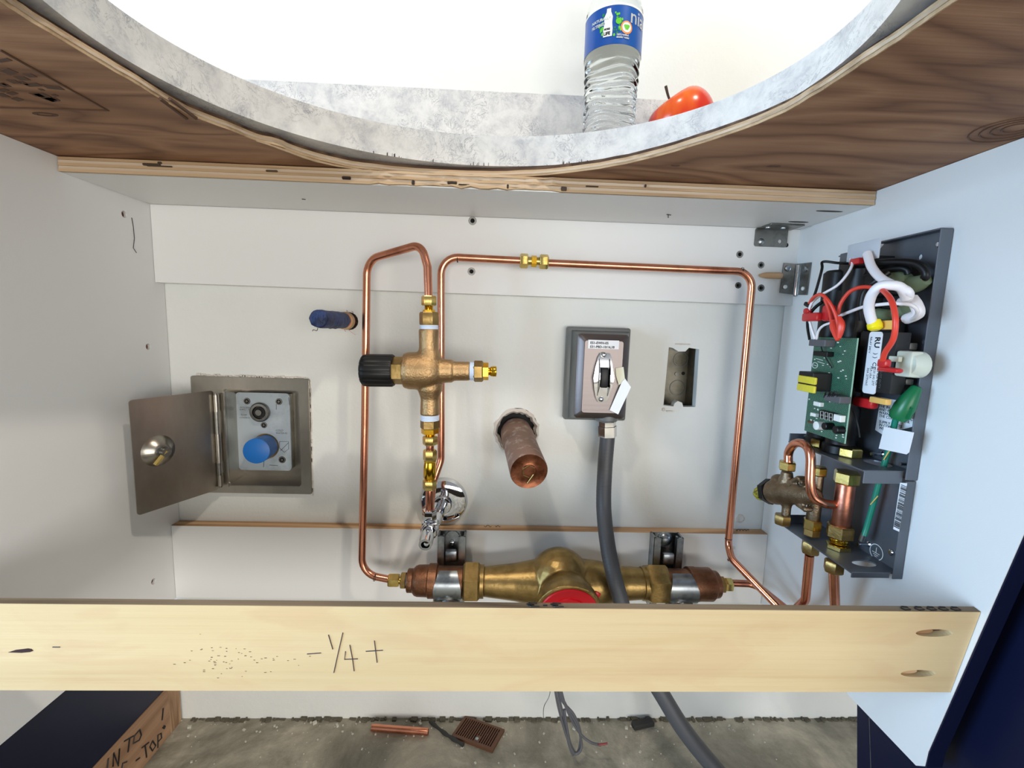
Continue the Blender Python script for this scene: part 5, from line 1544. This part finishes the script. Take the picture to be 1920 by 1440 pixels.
# ================================================================== bottle and apple on the worktop
bo = thing('water_bottle', 'clear ribbed plastic water bottle with blue paper label', 'bottle')
bx, by, bz = .1250, .5600, Z_TOP+.0006
R0 = .0322
prof = []
for i in range(201):
    h = .203*i/200
    if h < .006: r = R0*(.80+.16*h/.006)
    elif h < .098:
        r = R0*(.950+.040*math.sin((h-.006)/.092*PI*2*11.0))-.0015*(math.sin((h-.006)/.092*PI))
    elif h < .105: r = R0*(.97+.03*(h-.098)/.007)
    elif h < .147: r = R0*.985
    elif h < .152: r = R0*(.985+.015*(h-.147)/.005)
    elif h < .188: r = R0*(1.0-.63*((h-.152)/.036)**1.7)
    else: r = .0118
    prof.append((h, r))
b = bm_(); 
x_, y_, z_ = V((1, 0, 0)), V((0, 1, 0)), V((0, 0, 1))
rg = []
for h, r in prof:
    rg.append([])
    for i in range(64):
        a = 2*PI*i/64
        dh = .0022*math.sin(a*3+h*60) if .012 < h < .094 else 0
        rr = r*(1+(.016*math.sin(a*7+h*260)*math.sin(a*3-h*120) if .008 < h < .096 else 0))
        rg[-1].append(b.verts.new((bx+rr*math.cos(a), by+rr*math.sin(a), bz+h+dh)))
for q in range(len(rg)-1):
    for i in range(64): b.faces.new((rg[q][i], rg[q][(i+1) % 64], rg[q+1][(i+1) % 64], rg[q+1][i]))
b.faces.new(rg[0][::-1]); b.faces.new(rg[-1])
obj('shell', b, 'pet', bo, 60)
b = bm_(); lathe(b, (bx, by, bz+.192), (0, 0, 1), [(0, .0142), (.001, .0148), (.010, .0148), (.012, .0135)], 40); obj('cap', b, 'white_pl', bo)
b = bm_(); lathe(b, (bx, by, bz), (0, 0, 1), [(.1065, R0+.0004), (.1465, R0+.0004), (.1465, R0+.0001), (.1065, R0+.0001)], 64, caps=False)
lb = obj('paper_label', b, 'label_blue', bo, 60, label='blue wrap label')
b = bm_(); lathe(b, (bx, by, bz), (0, 0, 1), [(.1068, R0+.00005), (.1462, R0+.00005)], 64, caps=False)
obj('label_backing', b, 'white_pl', lb, 60)
b = bm_(); lathe(b, (bx, by, bz), (0, 0, 1), [(.1455, R0+.0006), (.1475, R0+.0006), (.1475, R0), (.1455, R0)], 64, caps=False)
obj('label_border', b, 'white_pl', lb, 60)
def wrap(o, r):
    """lay a flat print (x along the arc, z up) around the bottle"""
    for v in o.data.vertices:
        a = v.co.x/R0-PI/2
        rr = r+v.co.y
        v.co = V((bx+rr*math.cos(a), by+rr*math.sin(a), v.co.z))
def print_(name, out, m, holes=(), lift=.0008):
    b = bm_(); slab(b, out, holes, lambda u, v, w_: V((u, w_*.5, v)), .0002)
    bmesh.ops.triangulate(b, faces=b.faces)
    bmesh.ops.subdivide_edges(b, edges=[e for e in b.edges if e.calc_length() > .003], cuts=3)
    o = obj(name, b, m, lb, 0); wrap(o, R0+lift); return o
zc_ = bz+.127
ou = [(-.0052, -.0135), (.0042, -.0135), (.0046, -.006), (.0038, .000), (.0042, .006), (.0022, .0110), (.0020, .0145), (-.0022, .0145), (-.0024, .0110), (-.0050, .006), (-.0044, .000), (-.0054, -.006)]
c0 = -.0130
print_('printed_bottle', [(c0+u, zc_+.001+v) for u, v in ou], 'white_pl')
random.seed(12)
for i in range(64):
    a = i*2*PI/64*3.1; rr = random.uniform(.0066, .0142)
    u, v = c0+.002+rr*math.cos(a)*.95, zc_+rr*math.sin(a)*.95
    if abs(u-c0) < .0056: continue
    s_ = random.uniform(.0007, .0015)
    print_('printed_leaf', [(u+s_*math.cos(t), v+s_*1.3*math.sin(t)) for t in [k_*PI/4+i for k_ in range(8)]], random.choice(['leafgreen', 'deepgreen', 'leafgreen']), lift=.0006)
print_('printed_ring', circ(c0+.0105, zc_+.002, .0030, 16), 'leafgreen', lift=.0009)
oc = .0068
print_('printed_badge', circ(oc, zc_-.0035, .0066, 24), 'orange', lift=.0007)
print_('printed_badge', circ(oc, zc_-.0035, .0050, 24), 'white_pl', lift=.0009)
print_('printed_badge', [(oc+.0028*math.cos(t)*(1+.35*math.sin(3*t)), zc_-.0035+.0036*math.sin(t)*(1+.3*math.cos(2*t))) for t in [k_*PI/8 for k_ in range(16)]], 'leafgreen', lift=.0011)
def wtext(s, size, u, v, m, sx=1):
    o = text('label_lettering', s, size, (u, 0, v), (1, 0, 0), (0, 0, 1), m, lb, sx=sx, bold=.0002)
    for vv in o.data.vertices: vv.co.y = abs(vv.co.y)*.1
    wrap(o, R0+.0010); return o
wtext('nia', .0200, .0100, zc_+.0085, 'white_pl')
wtext('LIFE', .0046, c0-.0048, zc_-.0095, 'ink', .9)
wtext('MORE', .0026, c0-.0045, zc_-.0050, 'pencil', .9)
wtext('100% purified', .0024, -.0040, zc_-.0115, 'white_pl')
wtext('drinking water', .0024, -.0040, zc_-.0140, 'white_pl')
wtext('NATURALLY', .0040, -.0330, zc_+.0060, 'white_pl')
wtext('FILTERED', .0040, -.0330, zc_+.0010, 'white_pl')

ap = thing('apple', 'shiny red and orange apple sitting on the quartz counter', 'apple')
axx, ayy, ar = .2040, .5400, .0365
b = bm_()
rg = []
tilt = Matrix.Rotation(math.radians(-34), 3, 'Y') @ Matrix.Rotation(math.radians(4), 3, 'X')
for i in range(33):
    ph = PI*i/32
    rr = ar*(math.sin(ph)**.80)*(1+.04*math.cos(ph)) if 0 < i < 32 else .0005
    hh = ar*.90*math.cos(ph)*(1-.0*0)-(.0095*math.exp(-(ph/.42)**2))+(.006*math.exp(-((PI-ph)/.35)**2))
    rg.append([b.verts.new(tilt @ V((rr*math.cos(2*PI*k_/40)*(1+.012*math.cos(5*2*PI*k_/40)), rr*math.sin(2*PI*k_/40), hh))+V((axx, ayy, Z_TOP+ar*.93))) for k_ in range(40)])
for q in range(32):
    for k_ in range(40): b.faces.new((rg[q][k_], rg[q+1][k_], rg[q+1][(k_+1) % 40], rg[q][(k_+1) % 40]))
obj('fruit', b, 'apple', ap, 80)
zmin = min(v.co.z for v in C.objects['fruit'].data.vertices)
for v in C.objects['fruit'].data.vertices: v.co.z += Z_TOP+.0003-zmin
b = bm_(); st0 = tilt @ V((0, 0, ar*.58))+V((axx, ayy, Z_TOP+ar*.93+(Z_TOP-zmin)))
tube(b, smoothpath([st0, st0+tilt @ V((-.0005, -.001, .010)), st0+tilt @ V((.002, -.001, .0215))], 5), lambda t: .0010+.0006*t, 8); obj('stalk', b, 'stalk', ap)

# ================================================================== things on the floor
def F0(px, py, z=0.0): return P(px, py, Z=z)
b = bm_(); a_, c_ = F0(697, 1364, .0055), F0(803, 1372, .0055)
lathe(b, a_, c_-a_, [(0, .0050), ((c_-a_).length, .0050), ((c_-a_).length, .0040), (0, .0040)], 20, caps=False)
tag(obj('copper_offcut', b, 'copper', None, 50), 'short shiny copper tube offcut lying on the concrete floor', 'pipe offcut')
b = bm_()
ul, ur_, lr_, ll_ = F0(872, 1346), F0(946, 1372), F0(922, 1412), F0(846, 1384)
eu, ev = (ur_-ul), (ll_-ul)
def G(u, v, w_): return ul+eu*u+ev*v+V((0, 0, .0004+w_))
slots = []
for i in range(17):
    u0 = .06+.052*i
    slots.append([(u0, .08), (u0+.026, .08), (u0+.026, .62 if i in (9, 10) else .88), (u0, .62 if i in (9, 10) else .88)])
slab(b, [(0, 0), (1, 0), (1, 1), (0, 1)], slots, G, .004)
gr = obj('floor_grate', b, 'rust_brown', None, 0); tag(gr, 'brown slotted plastic grate piece lying on the floor', 'grate')
b = bm_(); lathe(b, G(.56, .78, .004), (0, 0, 1), [(0, .0028), (.001, .0026), (.0016, .001)], 12); obj('rivet', b, 'zinc', gr)
b = bm_(); tube(b, smoothpath([F0(806, 1352, .004), F0(830, 1372, .004), F0(848, 1384, .004), F0(869, 1397, .004)], 5), lambda t: .0026+.0006*math.sin(t*20), 8)
tag(obj('dark_stick', b, 'rubber', None), 'dark crumpled strip on the floor beside the brown grate', 'strip')
b = bm_(); a_ = F0(1205, 1362, 0)
box(b, a_+V((0, 0, .0045)), (.036, .012, .008), .0015, Matrix.Rotation(.22, 3, 'Z'))
tag(obj('grey_offcut', b, 'rubber', None), 'small dark grey block against the wall foot on the floor', 'block')
wb = thing('wire_bundle', 'loop of thin grey wires hanging below the bracing board', 'wire')
Yw = .560
def W(px, py, y=Yw): return P(px, py, Y=y)
for nm, l in (('wire', ((1040, 1180), (1038, 1240), (1042, 1300), (1056, 1360), (1070, 1400), (1078, 1413), (1088, 1408), (1090, 1390), (1082, 1360), (1060, 1320), (1048, 1290), (1042, 1220))),
              ('wire', ((1043, 1180), (1042, 1240), (1047, 1300), (1058, 1350), (1066, 1392), (1074, 1416))),
              ('wire', ((1046, 1180), (1045, 1240), (1050, 1305), (1076, 1340), (1088, 1372), (1087, 1400), (1080, 1412), (1070, 1396), (1064, 1370), (1058, 1330))),
              ('wire', ((1048, 1180), (1048, 1260), (1056, 1310), (1072, 1350), (1090, 1378), (1108, 1392), (1126, 1397)))):
    b = bm_(); tube(b, smoothpath([W(x_, y_, .556+.004*random.random()) for x_, y_ in l], 8), .0018, 10); obj(nm, b, 'wire_grey', wb, 60)
b = bm_(); tube(b, [W(1122, 1396.5, .557), W(1139, 1394, .557)], .0014, 8); obj('wire_tip', b, mat('dark_red_tip', (120, 28, 32), .4), wb, label='dark red stripped tip')
b = bm_(); tube(b, smoothpath([W(1033, 1250), W(1031, 1300), (W(1020, 1325)), W(1019, 1350, .60)], 6), .0005, 6); obj('thin_wire', b, 'zinc', wb)
b = bm_(); random.seed(31)
for i in range(230):
    px = random.uniform(340, 1600); py = 1345+abs(random.gauss(0, 26))
    if i > 150: py = random.uniform(1348, 1438)
    p = F0(px, py)
    if p.y > YW-.004 or p.x > .43: continue
    s_ = random.uniform(.0006, .0028) if i > 6 else random.uniform(.003, .006)
    box(b, p+V((0, 0, s_*.3)), (s_, s_*random.uniform(.5, 1.2), s_*.6), 0, Matrix.Rotation(random.uniform(0, 3), 3, 'Z'))
o = obj('plaster_debris', b, 'chip', None, 0); o['kind'] = 'stuff'; tag(o, 'pale plaster crumbs scattered over the concrete floor', 'debris')

# ================================================================== origins at the base of every thing
bpy.context.view_layer.update()
def base_of(obs):
    lo = V((1e9,)*3); hi = V((-1e9,)*3)
    for o in obs:
        for v in o.data.vertices:
            for i in range(3):
                lo[i] = min(lo[i], v.co[i]); hi[i] = max(hi[i], v.co[i])
    return V(((lo.x+hi.x)/2, (lo.y+hi.y)/2, lo.z))
for o in [o for o in C.objects if o.parent is None and 'category' in o.keys()]:
    kids = [c for c in o.children_recursive if c.type == 'MESH']
    if not kids and o.type != 'MESH': continue
    if o.type == 'MESH': kids = kids+[o]
    c = base_of(kids)
    if o.get('copied'): continue
    if o.type == 'MESH':
        o.data.transform(Matrix.Translation(-c)); o.location = c
        for ch in o.children: ch.matrix_parent_inverse = Matrix.Translation(-c)
    else:
        o.location = c
        for ch in o.children: ch.matrix_parent_inverse = Matrix.Translation(-c)
